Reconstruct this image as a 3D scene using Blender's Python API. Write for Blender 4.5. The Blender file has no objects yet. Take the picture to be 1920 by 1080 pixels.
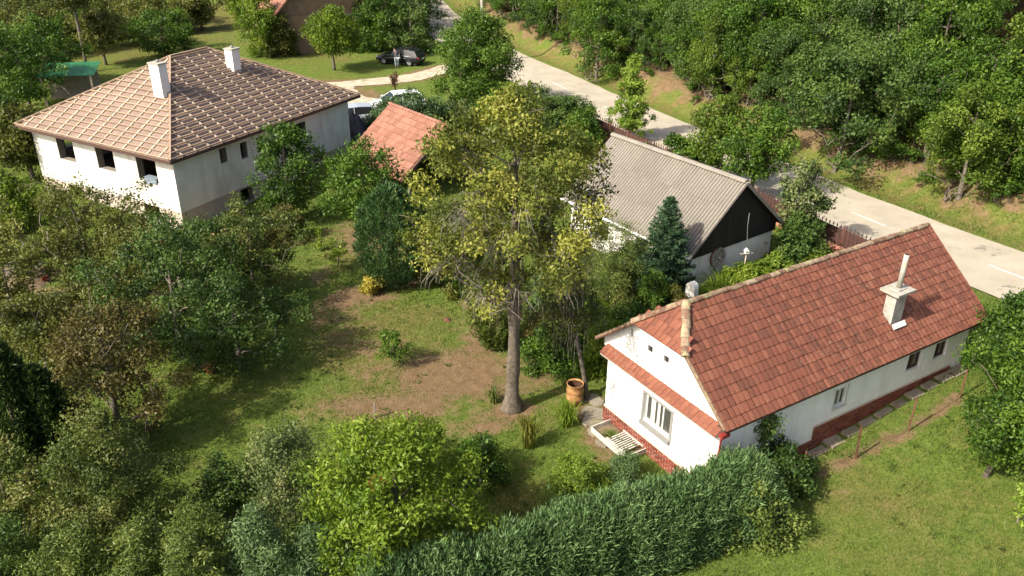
import bpy, math, random
import numpy as np
from mathutils import Vector, Matrix

S = bpy.context.scene
COL = S.collection
R = math.radians

# ------------------------------------------------------------------ camera, sky, sun, exposure
cam_data = bpy.data.cameras.new('camera')
cam = bpy.data.objects.new('camera', cam_data)
COL.objects.link(cam)
cam_data.sensor_width = 36.0
cam_data.lens = 1604.728 / 1920 * 36.0
cam_data.clip_start = 0.5
cam_data.clip_end = 3000
PITCH, ROLL = 0.474, 0.010
cam.location = (0, 0, 18.0)
_f = Vector((0, math.cos(PITCH), -math.sin(PITCH)))
_u0 = Vector((0, math.sin(PITCH), math.cos(PITCH)))
_r0 = Vector((1, 0, 0))
_r = _r0 * math.cos(ROLL) + _u0 * math.sin(ROLL)
_u = -_r0 * math.sin(ROLL) + _u0 * math.cos(ROLL)
cam.rotation_euler = Matrix((_r, _u, -_f)).transposed().to_euler()
S.camera = cam

SUN_EL, SUN_DIR = R(41), R(33)          # shadows run toward SUN_DIR measured from +x
sun_vec = Vector((-math.cos(SUN_DIR) * math.cos(SUN_EL), -math.sin(SUN_DIR) * math.cos(SUN_EL), math.sin(SUN_EL)))
world = bpy.data.worlds.new('World')
S.world = world
world.use_nodes = True
wn = world.node_tree
wn.nodes.clear()
sky = wn.nodes.new('ShaderNodeTexSky')
sky.sky_type = 'NISHITA'
sky.sun_disc = False
sky.air_density = 0.8
sky.dust_density = 4.0
sky.ozone_density = 0.3
sky.sun_elevation = SUN_EL
sky.sun_rotation = math.atan2(sun_vec.x, sun_vec.y)
bg = wn.nodes.new('ShaderNodeBackground')
bg.inputs['Strength'].default_value = 0.14
wo = wn.nodes.new('ShaderNodeOutputWorld')
wn.links.new(sky.outputs[0], bg.inputs[0])
wn.links.new(bg.outputs[0], wo.inputs[0])
sd = bpy.data.lights.new('sun', 'SUN')
sd.energy = 4.5
sd.angle = R(0.5)
sd.color = (1.0, 0.93, 0.80)
sun = bpy.data.objects.new('sun', sd)
COL.objects.link(sun)
sun.rotation_euler = (-sun_vec).to_track_quat('-Z', 'Y').to_euler()
sun.location = (0, 0, 60)
S.view_settings.view_transform = 'Standard'
S.view_settings.look = 'None'
S.view_settings.exposure = 0.80
S.view_settings.gamma = 1.0
S.view_settings.use_curve_mapping = False
S.cycles.max_bounces = 6
S.cycles.diffuse_bounces = 3
S.cycles.transmission_bounces = 3
S.cycles.transparent_max_bounces = 4

rnd = random.Random(11)

# ------------------------------------------------------------------ object helpers
def tag(o, label=None, cat=None, group=None, kind=None):
    if label: o['label'] = label
    if cat: o['category'] = cat
    if group: o['group'] = group
    if kind: o['kind'] = kind
    return o

def empty(name, loc=(0, 0, 0), rz=0.0, label=None, cat=None, group=None):
    o = bpy.data.objects.new(name, None)
    o.empty_display_size = 0.3
    COL.objects.link(o)
    o.location = loc
    o.rotation_euler = (0, 0, rz)
    return tag(o, label, cat, group)

def link(name, me, parent=None, loc=None, rot=None, mat=None):
    o = bpy.data.objects.new(name, me)
    COL.objects.link(o)
    if parent is not None: o.parent = parent
    if loc is not None: o.location = loc
    if rot is not None: o.rotation_euler = rot
    if mat is not None: o.matrix_local = mat
    return o

def copy_tree(o, parent=None):
    c = o.copy()
    COL.objects.link(c)
    if parent is not None: c.parent = parent
    for ch in list(o.children):
        copy_tree(ch, c)
    return c

class MB:
    """collects simple solids, builds one mesh"""
    def __init__(s): s.v = []; s.f = []; s.t = []; s.mi = []
    def add(s, verts, faces, tint=0.5, mi=0):
        n = len(s.v)
        s.v += [tuple(p) for p in verts]
        for f in faces:
            s.f.append([i + n for i in f]); s.t.append(tint); s.mi.append(mi)
    def box(s, x0, x1, y0, y1, z0, z1, tint=0.5, mi=0):
        s.add([(x0,y0,z0),(x1,y0,z0),(x1,y1,z0),(x0,y1,z0),(x0,y0,z1),(x1,y0,z1),(x1,y1,z1),(x0,y1,z1)],
              [(0,3,2,1),(4,5,6,7),(0,1,5,4),(1,2,6,5),(2,3,7,6),(3,0,4,7)], tint, mi)
    def prism(s, poly, off, tint=0.5, mi=0):
        """planar polygon extruded by a vector"""
        n = len(poly); off = Vector(off)
        a = [Vector(p) for p in poly]; b = [p + off for p in a]
        fs = [tuple(range(n - 1, -1, -1)), tuple(range(n, 2 * n))]
        for i in range(n):
            j = (i + 1) % n
            fs.append((i, j, n + j, n + i))
        s.add(a + b, fs, tint, mi)
    def bar(s, a, b, w, h=None, up=(0, 0, 1), tint=0.5, mi=0):
        a = Vector(a); b = Vector(b); h = h or w
        d = (b - a).normalized()
        x = d.cross(Vector(up))
        if x.length < 1e-4: x = d.cross(Vector((1, 0, 0)))
        x.normalize(); y = x.cross(d)
        x *= w / 2; y *= h / 2
        s.add([a-x-y, a+x-y, a+x+y, a-x+y, b-x-y, b+x-y, b+x+y, b-x+y],
              [(0,3,2,1),(4,5,6,7),(0,1,5,4),(1,2,6,5),(2,3,7,6),(3,0,4,7)], tint, mi)
    def tube(s, pts, rad, n=6, tint=0.5, mi=0, cap=True):
        pts = [Vector(p) for p in pts]
        if not hasattr(rad, '__len__'): rad = [rad] * len(pts)
        vs = []
        for k, p in enumerate(pts):
            d = (pts[min(k + 1, len(pts) - 1)] - pts[max(k - 1, 0)]).normalized()
            x = d.cross(Vector((0.12, 0.31, 1)))
            if x.length < 0.1: x = d.cross(Vector((1, 0, 0)))
            x.normalize(); y = x.cross(d)
            for i in range(n):
                a = 2 * math.pi * i / n
                vs.append(p + x * math.cos(a) * rad[k] + y * math.sin(a) * rad[k])
        fs = []
        for k in range(len(pts) - 1):
            for i in range(n):
                j = (i + 1) % n
                fs.append((k*n+i, k*n+j, (k+1)*n+j, (k+1)*n+i))
        if cap:
            fs.append(tuple(range(n - 1, -1, -1))); fs.append(tuple((len(pts)-1)*n + i for i in range(n)))
        s.add(vs, fs, tint, mi)
    def lathe(s, prof, n=16, cx=0, cy=0, tint=0.5, mi=0):
        vs = []; fs = []
        for r, z in prof:
            for i in range(n):
                a = 2 * math.pi * i / n
                vs.append((cx + r * math.cos(a), cy + r * math.sin(a), z))
        for k in range(len(prof) - 1):
            for i in range(n):
                j = (i + 1) % n
                fs.append((k*n+i, k*n+j, (k+1)*n+j, (k+1)*n+i))
        s.add(vs, fs, tint, mi)
    def mesh(s, name, mats, smooth=False):
        me = bpy.data.meshes.new(name)
        me.from_pydata(s.v, [], s.f)
        for m in (mats if isinstance(mats, (list, tuple)) else [mats]): me.materials.append(m)
        at = me.attributes.new('tint', 'FLOAT', 'FACE')
        at.data.foreach_set('value', s.t)
        me.polygons.foreach_set('material_index', s.mi)
        me.polygons.foreach_set('use_smooth', [smooth] * len(s.f))
        me.update()
        return me
    def build(s, name, mats, parent=None, smooth=False, loc=None, rot=None):
        return link(name, s.mesh(name, mats, smooth), parent, loc, rot)

# ------------------------------------------------------------------ materials
def new_mat(name):
    m = bpy.data.materials.new(name)
    m.use_nodes = True
    nt = m.node_tree
    nt.nodes.clear()
    out = nt.nodes.new('ShaderNodeOutputMaterial')
    return m, nt, out

def N(nt, typ, **kw):
    n = nt.nodes.new(typ)
    for k, v in kw.items():
        if k in n.inputs: n.inputs[k].default_value = v
        else: setattr(n, k, v)
    return n

def ramp(nt, stops, fac=None):
    r = nt.nodes.new('ShaderNodeValToRGB')
    e = r.color_ramp.elements
    while len(e) < len(stops): e.new(0.5)
    for i, (p, c) in enumerate(stops):
        e[i].position = p
        e[i].color = (*c, 1) if len(c) == 3 else c
    if fac is not None: nt.links.new(fac, r.inputs[0])
    return r

def math_n(nt, op, a, b=None, clamp=False):
    n = nt.nodes.new('ShaderNodeMath'); n.operation = op; n.use_clamp = clamp
    for i, v in enumerate((a, b)):
        if v is None: continue
        if isinstance(v, (int, float)): n.inputs[i].default_value = v
        else: nt.links.new(v, n.inputs[i])
    return n.outputs[0]

def mixc(nt, fac, a, b, mode='MIX'):
    n = nt.nodes.new('ShaderNodeMix'); n.data_type = 'RGBA'; n.blend_type = mode
    for sock, v in ((n.inputs[0], fac), (n.inputs[6], a), (n.inputs[7], b)):
        if isinstance(v, (int, float)): sock.default_value = v
        elif isinstance(v, tuple): sock.default_value = (*v, 1) if len(v) == 3 else v
        else: nt.links.new(v, sock)
    return n.outputs[2]

def noise(nt, scale, detail=4, rough=0.55, vec=None):
    n = nt.nodes.new('ShaderNodeTexNoise')
    n.inputs['Scale'].default_value = scale
    n.inputs['Detail'].default_value = detail
    n.inputs['Roughness'].default_value = rough
    if vec is not None: nt.links.new(vec, n.inputs['Vector'])
    return n

def objco(nt): return nt.nodes.new('ShaderNodeTexCoord').outputs['Object']
def attr(nt, name):
    a = nt.nodes.new('ShaderNodeAttribute'); a.attribute_name = name
    return a

def surf(name, stops, nscale=3.0, rough=0.85, bump=0.0, bscale=25.0, tint=0.0, streak=None, dirt=None, dscale=1.2, dlo=0.5, dhi=0.7, metallic=0.0, detail=6):
    """general weathered surface: colour from noise + 'tint' face attribute, optional dirt colour in patches"""
    m, nt, out = new_mat(name)
    co = objco(nt)
    nz = noise(nt, nscale, detail, 0.6, co)
    f = nz.outputs['Fac']
    if tint:
        t = math_n(nt, 'MULTIPLY', math_n(nt, 'SUBTRACT', attr(nt, 'tint').outputs['Fac'], 0.5), tint)
        f = math_n(nt, 'ADD', f, t, True)
    c = ramp(nt, stops, f).outputs[0]
    if dirt:
        d = noise(nt, dscale, 8, 0.7, co)
        k = ramp(nt, [(dlo, (0, 0, 0)), (dhi, (1, 1, 1))], d.outputs['Fac']).outputs[0]
        c = mixc(nt, k, c, dirt)
    if streak:
        mp = N(nt, 'ShaderNodeMapping'); mp.inputs['Scale'].default_value = (2.6, 2.6, .35)
        nt.links.new(co, mp.inputs[0])
        sn = noise(nt, 1.0, 7, 0.7, mp.outputs[0])
        c = mixc(nt, ramp(nt, [(0.50, (0, 0, 0)), (0.72, (.75, .75, .75))], sn.outputs['Fac']).outputs[0], c, streak)
    b = N(nt, 'ShaderNodeBsdfPrincipled', Roughness=rough, Metallic=metallic)
    nt.links.new(c, b.inputs['Base Color'])
    if bump:
        bn = noise(nt, bscale, 6, 0.65, co)
        bp = N(nt, 'ShaderNodeBump', Strength=bump, Distance=0.02)
        nt.links.new(bn.outputs['Fac'], bp.inputs['Height'])
        nt.links.new(bp.outputs[0], b.inputs['Normal'])
    nt.links.new(b.outputs[0], out.inputs[0])
    return m

def plain(name, c, rough=0.6, metallic=0.0, v=0.12, nscale=6):
    lo = tuple(x * (1 - v) for x in c); hi = tuple(min(1, x * (1 + v)) for x in c)
    return surf(name, [(0.3, lo), (0.7, hi)], nscale, rough, metallic=metallic)

def leafmat(name, dark, mid, light, rough=0.5, trans=0.3, var=0.30, spec=0.25):
    m, nt, out = new_mat(name)
    t = attr(nt, 'tint').outputs['Fac']
    oi = nt.nodes.new('ShaderNodeObjectInfo')
    v = math_n(nt, 'MULTIPLY', math_n(nt, 'SUBTRACT', oi.outputs['Random'], 0.5), var)
    f = math_n(nt, 'ADD', t, v, True)
    c = ramp(nt, [(0.08, dark), (0.5, mid), (0.95, light)], f).outputs[0]
    b = N(nt, 'ShaderNodeBsdfPrincipled', Roughness=rough)
    b.inputs['Specular IOR Level'].default_value = spec
    nt.links.new(c, b.inputs['Base Color'])
    tr = nt.nodes.new('ShaderNodeBsdfTranslucent')
    nt.links.new(mixc(nt, 1.0, c, (1.0, 1.0, 0.55), 'MULTIPLY'), tr.inputs[0])
    mx = nt.nodes.new('ShaderNodeMixShader'); mx.inputs[0].default_value = trans
    nt.links.new(b.outputs[0], mx.inputs[1]); nt.links.new(tr.outputs[0], mx.inputs[2])
    nt.links.new(mx.outputs[0], out.inputs[0])
    return m

M = {}
M['bark'] = surf('bark', [(0.3, (0.075, 0.06, 0.045)), (0.7, (0.19, 0.16, 0.125))], 9, 0.95, 0.8, 14)
M['bark_old'] = surf('bark_old', [(0.3, (0.055, 0.043, 0.032)), (0.7, (0.165, 0.135, 0.10))], 7, 0.95, 1.0, 12, dirt=(0.16, 0.17, 0.09), dscale=2.5, dlo=0.55, dhi=0.75)
M['twig'] = surf('twig', [(0.3, (0.115, 0.10, 0.08)), (0.7, (0.24, 0.215, 0.175))], 5, 0.95)
M['lf_dense'] = leafmat('lf_dense', (0.031, 0.070, 0.009), (0.061, 0.127, 0.013), (0.109, 0.186, 0.020))
M['lf_deep'] = leafmat('lf_deep', (0.032, 0.066, 0.014), (0.060, 0.112, 0.022), (0.105, 0.165, 0.032))
M['lf_orch'] = leafmat('lf_orch', (0.062, 0.078, 0.016), (0.112, 0.130, 0.024), (0.185, 0.19, 0.042))
M['lf_olive'] = leafmat('lf_olive', (0.055, 0.085, 0.017), (0.105, 0.14, 0.028), (0.20, 0.205, 0.058))
M['lf_brown'] = leafmat('lf_brown', (0.068, 0.060, 0.018), (0.105, 0.092, 0.024), (0.15, 0.13, 0.038))
M['lf_bright'] = leafmat('lf_bright', (0.085, 0.147, 0.012), (0.15, 0.232, 0.020), (0.25, 0.32, 0.04), trans=0.38)
M['lf_wood'] = leafmat('lf_wood', (0.055, 0.095, 0.010), (0.095, 0.155, 0.016), (0.16, 0.22, 0.028))
M['lf_cyp'] = leafmat('lf_cyp', (0.03, 0.07, 0.022), (0.055, 0.115, 0.034), (0.095, 0.17, 0.052), trans=0.2)
M['lf_rust'] = leafmat('lf_rust', (0.08, 0.035, 0.016), (0.15, 0.065, 0.028), (0.22, 0.11, 0.045), trans=0.2)
M['lf_thujab'] = leafmat('lf_thujab', (0.042, 0.085, 0.026), (0.078, 0.135, 0.044), (0.13, 0.20, 0.072), trans=0.22)
M['lf_yg'] = leafmat('lf_yg', (0.085, 0.10, 0.018), (0.16, 0.165, 0.025), (0.27, 0.24, 0.045), trans=0.36)
M['lf_mix'] = leafmat('lf_mix', (0.085, 0.11, 0.020), (0.185, 0.215, 0.036), (0.36, 0.365, 0.075), trans=0.40)
M['lf_lime'] = leafmat('lf_lime', (0.10, 0.17, 0.02), (0.18, 0.28, 0.03), (0.28, 0.38, 0.06), trans=0.4)
M['lf_gold'] = leafmat('lf_gold', (0.25, 0.22, 0.03), (0.42, 0.35, 0.05), (0.55, 0.46, 0.09), trans=0.3)
M['lf_thuja'] = leafmat('lf_thuja', (0.055, 0.11, 0.034), (0.095, 0.17, 0.058), (0.155, 0.245, 0.092), trans=0.25)
M['lf_thujag'] = leafmat('lf_thujag', (0.058, 0.090, 0.016), (0.102, 0.141, 0.025), (0.154, 0.192, 0.040), trans=0.18)
M['lf_dark'] = leafmat('lf_dark', (0.022, 0.046, 0.011), (0.04, 0.075, 0.016), (0.07, 0.115, 0.025), trans=0.15)
M['lf_spruce'] = leafmat('lf_spruce', (0.038, 0.082, 0.038), (0.07, 0.135, 0.062), (0.115, 0.20, 0.095), trans=0.15)
M['lf_grey'] = leafmat('lf_grey', (0.055, 0.09, 0.026), (0.105, 0.145, 0.042), (0.21, 0.235, 0.085), trans=0.25)
M['lf_pale'] = leafmat('lf_pale', (0.077, 0.113, 0.025), (0.154, 0.186, 0.047), (0.269, 0.282, 0.086), trans=0.3)
M['lf_red'] = leafmat('lf_red', (0.14, 0.04, 0.02), (0.28, 0.08, 0.035), (0.40, 0.17, 0.06), trans=0.3)
M['grass'] = leafmat('grass', (0.065, 0.11, 0.020), (0.12, 0.17, 0.034), (0.22, 0.215, 0.075), trans=0.3, var=0)
M['wall_white'] = surf('wall_white', [(0.3, (0.74, 0.73, 0.69)), (0.7, (0.83, 0.82, 0.79))], 2.0, 0.9, 0.25, 40, streak=(0.60, 0.58, 0.52), dirt=(0.60, 0.58, 0.52), dscale=0.9, dlo=0.58, dhi=0.85)
M['wall_plaster'] = surf('wall_plaster', [(0.3, (0.66, 0.63, 0.56)), (0.7, (0.78, 0.75, 0.68))], 1.2, 0.95, 0.3, 30, streak=(0.50, 0.46, 0.39), dirt=(0.55, 0.50, 0.43), dscale=0.5, dlo=0.5, dhi=0.8)
M['wall_raw'] = surf('wall_raw', [(0.3, (0.38, 0.33, 0.27)), (0.7, (0.50, 0.44, 0.36))], 1.5, 0.95, 0.4, 25, streak=(0.30, 0.25, 0.20), dirt=(0.36, 0.25, 0.17), dscale=0.7, dlo=0.5, dhi=0.75)
M['wall_grey'] = surf('wall_grey', [(0.3, (0.60, 0.58, 0.53)), (0.7, (0.74, 0.72, 0.67))], 1.5, 0.95, 0.3, 30, streak=(0.46, 0.44, 0.38), dirt=(0.5, 0.48, 0.42), dscale=0.9, dlo=0.5, dhi=0.8)
M['tile'] = surf('tile', [(0.2, (0.09, 0.034, 0.020)), (0.5, (0.163, 0.051, 0.028)), (0.8, (0.225, 0.085, 0.047))], 5.0, 0.85, 0.5, 18, tint=0.50, dirt=(0.30, 0.22, 0.15), dscale=7.0, dlo=0.58, dhi=0.74)
M['tile_new'] = surf('tile_new', [(0.2, (0.20, 0.086, 0.055)), (0.8, (0.31, 0.142, 0.095))], 4.0, 0.85, 0.4, 18, tint=0.5, dirt=(0.28, 0.13, 0.08), dscale=1.4, dlo=0.55, dhi=0.75)
M['ridge'] = surf('ridge', [(0.25, (0.12, 0.06, 0.038)), (0.5, (0.20, 0.125, 0.08)), (0.8, (0.32, 0.25, 0.17))], 6, 0.95, 0.8, 18, tint=0.5, dirt=(0.30, 0.29, 0.15), dscale=3.0, dlo=0.5, dhi=0.7)
M['deck'] = plain('deck', (0.10, 0.045, 0.03), 0.9)
M['brick'] = surf('brick', [(0.25, (0.12, 0.027, 0.017)), (0.75, (0.22, 0.05, 0.03))], 8, 0.6, 0.3, 40, tint=0.7)
M['mortar'] = plain('mortar', (0.50, 0.42, 0.34), 0.95)
M['reveal'] = plain('reveal', (0.20, 0.175, 0.145), 0.95)  # raw concrete, darkened further to stand in for shade in the openings
M['concrete'] = surf('concrete', [(0.3, (0.27, 0.255, 0.215)), (0.7, (0.41, 0.385, 0.335))], 5, 0.95, 0.5, 20, dirt=(0.28, 0.29, 0.17), dscale=2.2, dlo=0.52, dhi=0.72)
M['paving'] = surf('paving', [(0.3, (0.16, 0.135, 0.095)), (0.7, (0.27, 0.235, 0.18))], 3, 0.95, 0.5, 14, tint=0.4, dirt=(0.20, 0.19, 0.09), dscale=1.6, dlo=0.5, dhi=0.68)
def fibre_material():
    """weathered corrugated fibre cement: shade of the wave valleys is painted in as a darker colour"""
    m, nt, out = new_mat('fibre_cement')
    co = objco(nt)
    n1 = noise(nt, 1.1, 7, 0.7, co); n2 = noise(nt, 7, 6, 0.7, co)
    f = math_n(nt, 'ADD', math_n(nt, 'MULTIPLY', n1.outputs['Fac'], .6), math_n(nt, 'MULTIPLY', n2.outputs['Fac'], .4))
    f = math_n(nt, 'ADD', f, math_n(nt, 'MULTIPLY', math_n(nt, 'SUBTRACT', attr(nt, 'tint').outputs['Fac'], .5), .10), True)
    c = ramp(nt, [(0.28, (0.155, 0.138, 0.114)), (0.5, (0.225, 0.203, 0.17)), (0.72, (0.30, 0.272, 0.228))], f).outputs[0]
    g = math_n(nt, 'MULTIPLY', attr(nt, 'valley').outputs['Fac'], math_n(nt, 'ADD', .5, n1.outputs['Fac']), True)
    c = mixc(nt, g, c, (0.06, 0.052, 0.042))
    b = N(nt, 'ShaderNodeBsdfPrincipled', Roughness=0.95)
    nt.links.new(c, b.inputs['Base Color'])
    nt.links.new(b.outputs[0], out.inputs[0])
    return m
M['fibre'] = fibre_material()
M['shaded_board'] = surf('shaded_board', [(0.3, (0.006, 0.005, 0.004)), (0.7, (0.014, 0.011, 0.009))], 4, 0.8, tint=0.4)  # dark brown boards; deep overhang shade is put into the near-black colour
M['metal_pale'] = plain('metal_pale', (0.66, 0.66, 0.63), 0.45, 0.0)
M['wood_pale'] = surf('wood_pale', [(0.3, (0.36, 0.28, 0.20)), (0.7, (0.52, 0.43, 0.32))], 3, 0.85, tint=0.4)
M['wood_brown'] = surf('wood_brown', [(0.3, (0.27, 0.185, 0.125)), (0.7, (0.40, 0.285, 0.195))], 2, 0.85, tint=0.5)
M['membrane'] = surf('membrane', [(0.3, (0.17, 0.12, 0.092)), (0.7, (0.245, 0.175, 0.135))], 1.2, 0.8, 0.3, 12)
M['fascia'] = plain('fascia', (0.075, 0.038, 0.026), 0.7)
M['wood_grey'] = surf('wood_grey', [(0.3, (0.17, 0.145, 0.115)), (0.7, (0.33, 0.29, 0.24))], 4, 0.9, 0.4, 20, tint=0.4)
M['wood_white'] = plain('wood_white', (0.46, 0.44, 0.39), 0.7, v=.25)
M['frame_white'] = plain('frame_white', (0.50, 0.50, 0.46), 0.5)
M['frame_grey'] = plain('frame_grey', (0.23, 0.225, 0.21), 0.7)
M['stack'] = surf('stack', [(0.3, (0.26, 0.245, 0.21)), (0.7, (0.42, 0.40, 0.355))], 4, 0.95, 0.5, 20, dirt=(0.18, 0.165, 0.14), dscale=2.5, dlo=0.5, dhi=0.75)
M['curtain'] = plain('curtain', (0.55, 0.54, 0.50), 0.9)
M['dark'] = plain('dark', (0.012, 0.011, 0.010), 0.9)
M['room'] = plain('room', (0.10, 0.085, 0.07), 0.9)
M['rust'] = surf('rust', [(0.25, (0.16, 0.065, 0.025)), (0.5, (0.33, 0.16, 0.055)), (0.75, (0.50, 0.29, 0.11))], 4, 0.85, 0.5, 18, dirt=(0.42, 0.34, 0.18), dscale=1.8, dlo=0.5, dhi=0.72)
M['rust_dark'] = surf('rust_dark', [(0.25, (0.085, 0.033, 0.02)), (0.75, (0.17, 0.07, 0.04))], 5, 0.9)
M['rust_in'] = plain('rust_in', (0.06, 0.025, 0.012), 0.95)
M['fence_metal'] = surf('fence_metal', [(0.3, (0.055, 0.026, 0.02)), (0.7, (0.09, 0.042, 0.032))], 4, 0.7, tint=0.3)
M['fence_red'] = plain('fence_red', (0.19, 0.075, 0.055), 0.7)
M['fence_base'] = surf('fence_base', [(0.3, (0.38, 0.15, 0.095)), (0.7, (0.52, 0.24, 0.16))], 5, 0.9, 0.4, 20, tint=0.4)
M['red_metal'] = plain('red_metal', (0.22, 0.025, 0.022), 0.6)
M['green_sheet'] = plain('green_sheet', (0.03, 0.15, 0.06), 0.4, v=.3, nscale=2)
M['paint_black'] = plain('paint_black', (0.008, 0.009, 0.014), 0.2, 0.0)
M['paint_white'] = plain('paint_white', (0.78, 0.79, 0.80), 0.25)
M['paint_silver'] = plain('paint_silver', (0.50, 0.53, 0.58), 0.25, 0.3)
M['tyre'] = plain('tyre', (0.015, 0.015, 0.015), 0.85)
M['rim'] = plain('rim', (0.42, 0.43, 0.45), 0.35, 0.6)
M['lamp_red'] = plain('lamp_red', (0.45, 0.02, 0.015), 0.25)
M['lamp_clear'] = plain('lamp_clear', (0.6, 0.62, 0.65), 0.15)
M['plate'] = plain('plate', (0.7, 0.7, 0.7), 0.5)
M['tarp'] = surf('tarp', [(0.3, (0.022, 0.016, 0.024)), (0.7, (0.06, 0.045, 0.055))], 3, 0.5, 0.8, 8)
M['sand'] = surf('sand', [(0.3, (0.40, 0.27, 0.12)), (0.7, (0.58, 0.42, 0.22))], 3, 0.95, 0.6, 14)
M['earth'] = surf('earth', [(0.3, (0.10, 0.072, 0.042)), (0.7, (0.18, 0.13, 0.078))], 3, 0.95, 0.6, 14)
M['barn_wall'] = surf('barn_wall', [(0.3, (0.15, 0.10, 0.06)), (0.7, (0.24, 0.165, 0.105))], 1.5, 0.95, 0.4, 14, tint=0.3)
M['skin'] = plain('skin', (0.45, 0.27, 0.19), 0.6, v=0.05)
M['hair'] = plain('hair', (0.03, 0.022, 0.016), 0.7)
M['jacket'] = plain('jacket', (0.055, 0.058, 0.065), 0.9)
M['jeans'] = plain('jeans', (0.42, 0.46, 0.52), 0.9)
M['shoe'] = plain('shoe', (0.5, 0.48, 0.45), 0.7)
M['cloth_blue'] = plain('cloth_blue', (0.16, 0.20, 0.24), 0.8)
M['white_stone'] = plain('white_stone', (0.80, 0.78, 0.72), 0.8)

def glassmat(name, c, rough=0.08):
    m, nt, out = new_mat(name)
    b = N(nt, 'ShaderNodeBsdfPrincipled', Roughness=rough)
    b.inputs['Base Color'].default_value = (*c, 1)
    b.inputs['Specular IOR Level'].default_value = 0.7
    nt.links.new(b.outputs[0], out.inputs[0])
    return m
M['glass_dark'] = glassmat('glass_dark', (0.02, 0.022, 0.024))
M['glass_room'] = glassmat('glass_room', (0.055, 0.055, 0.05))

# ------------------------------------------------------------------ terrain
FO = (6.10, 19.86); FA = (0.846, 0.533)
ROAD = np.array([(60, -27.4), (38.0, 11.3), (18.5, 45.7), (10.5, 59.8), (5.6, 69.6), (0.6, 79.4), (-4.5, 90), (-9.2, 104), (-13, 120), (-20, 150), (-34, 190)], float)

def sst(a, b, x):
    t = np.clip((x - a) / (b - a), 0, 1)
    return t * t * (3 - 2 * t)

def smooth_line(p, n=3):
    for _ in range(n):
        q = np.empty((2 * len(p) - 2, 2))
        q[0::2] = p[:-1] * .75 + p[1:] * .25
        q[1::2] = p[:-1] * .25 + p[1:] * .75
        p = np.vstack([p[:1], q, p[-1:]])
    return p
ROADS = smooth_line(ROAD)
DRIVE = smooth_line(np.array([(-5.2, 80.5), (-7.1, 77.3), (-10.5, 74.4), (-16.3, 72.0), (-22, 71.5), (-30, 73.0)]))
YARD = smooth_line(np.array([(-16.3, 72.0), (-13.5, 68.5), (-11.6, 65.0), (-10.8, 61.5), (-10.5, 58.0)]))

def line_dist(x, y, L):
    """signed distance to polyline: positive to the right of travel"""
    x = np.asarray(x, float); y = np.asarray(y, float)
    best = np.full(x.shape, 1e9); sg = np.ones(x.shape)
    for a, b in zip(L[:-1], L[1:]):
        d = b - a; l2 = d @ d
        t = np.clip(((x - a[0]) * d[0] + (y - a[1]) * d[1]) / l2, 0, 1)
        ex = x - a[0] - t * d[0]; ey = y - a[1] - t * d[1]
        dd = np.hypot(ex, ey)
        cr = d[0] * ey - d[1] * ex
        m = dd < best
        best = np.where(m, dd, best); sg = np.where(m, np.where(cr < 0, 1.0, -1.0), sg)
    return best * sg

def vnoise(x, y, s, seed):
    x = np.asarray(x) * s; y = np.asarray(y) * s
    r = np.random.RandomState(seed).rand(64, 64)
    xi = np.floor(x).astype(int); yi = np.floor(y).astype(int)
    fx = x - xi; fy = y - yi
    fx = fx * fx * (3 - 2 * fx); fy = fy * fy * (3 - 2 * fy)
    g = lambda i, j: r[i % 64, j % 64]
    return (g(xi, yi) * (1 - fx) + g(xi + 1, yi) * fx) * (1 - fy) + (g(xi, yi + 1) * (1 - fx) + g(xi + 1, yi + 1) * fx) * fy

def h_base(x, y):
    dx, dy = x - FO[0], y - FO[1]
    i = dx * FA[0] + dy * FA[1]; j = -dx * FA[1] + dy * FA[0]
    h = 1.25 * np.clip((i + .5) / 12, 0, 1) * (1 - sst(1.5, 14, j)) * (1 - .75 * sst(13, 20, i))
    h = h - .6 * np.exp(-(((x + 15) / 9) ** 2 + ((y - 43) / 8) ** 2))
    return h

def h_ground(x, y):
    """terrain height; the wood stands on a bank beyond the road"""
    x = np.asarray(x, float); y = np.asarray(y, float)
    h = h_base(x, y)
    d = -line_dist(x, y, ROADS)
    d = -d          # right of travel = wood side (road runs away from the camera)
    up = sst(3.9, 7.2, d) * 1.3 + np.clip(d - 7.0, 0, 90) * 0.30 * sst(6.5, 12, d)
    h = h + up
    h = h + 0.10 * (vnoise(x, y, 0.35, 3) - .5) * sst(3.0, 5.5, np.abs(d))
    return h

def hz(x, y): return float(h_ground(np.array([x]), np.array([y]))[0])

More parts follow.
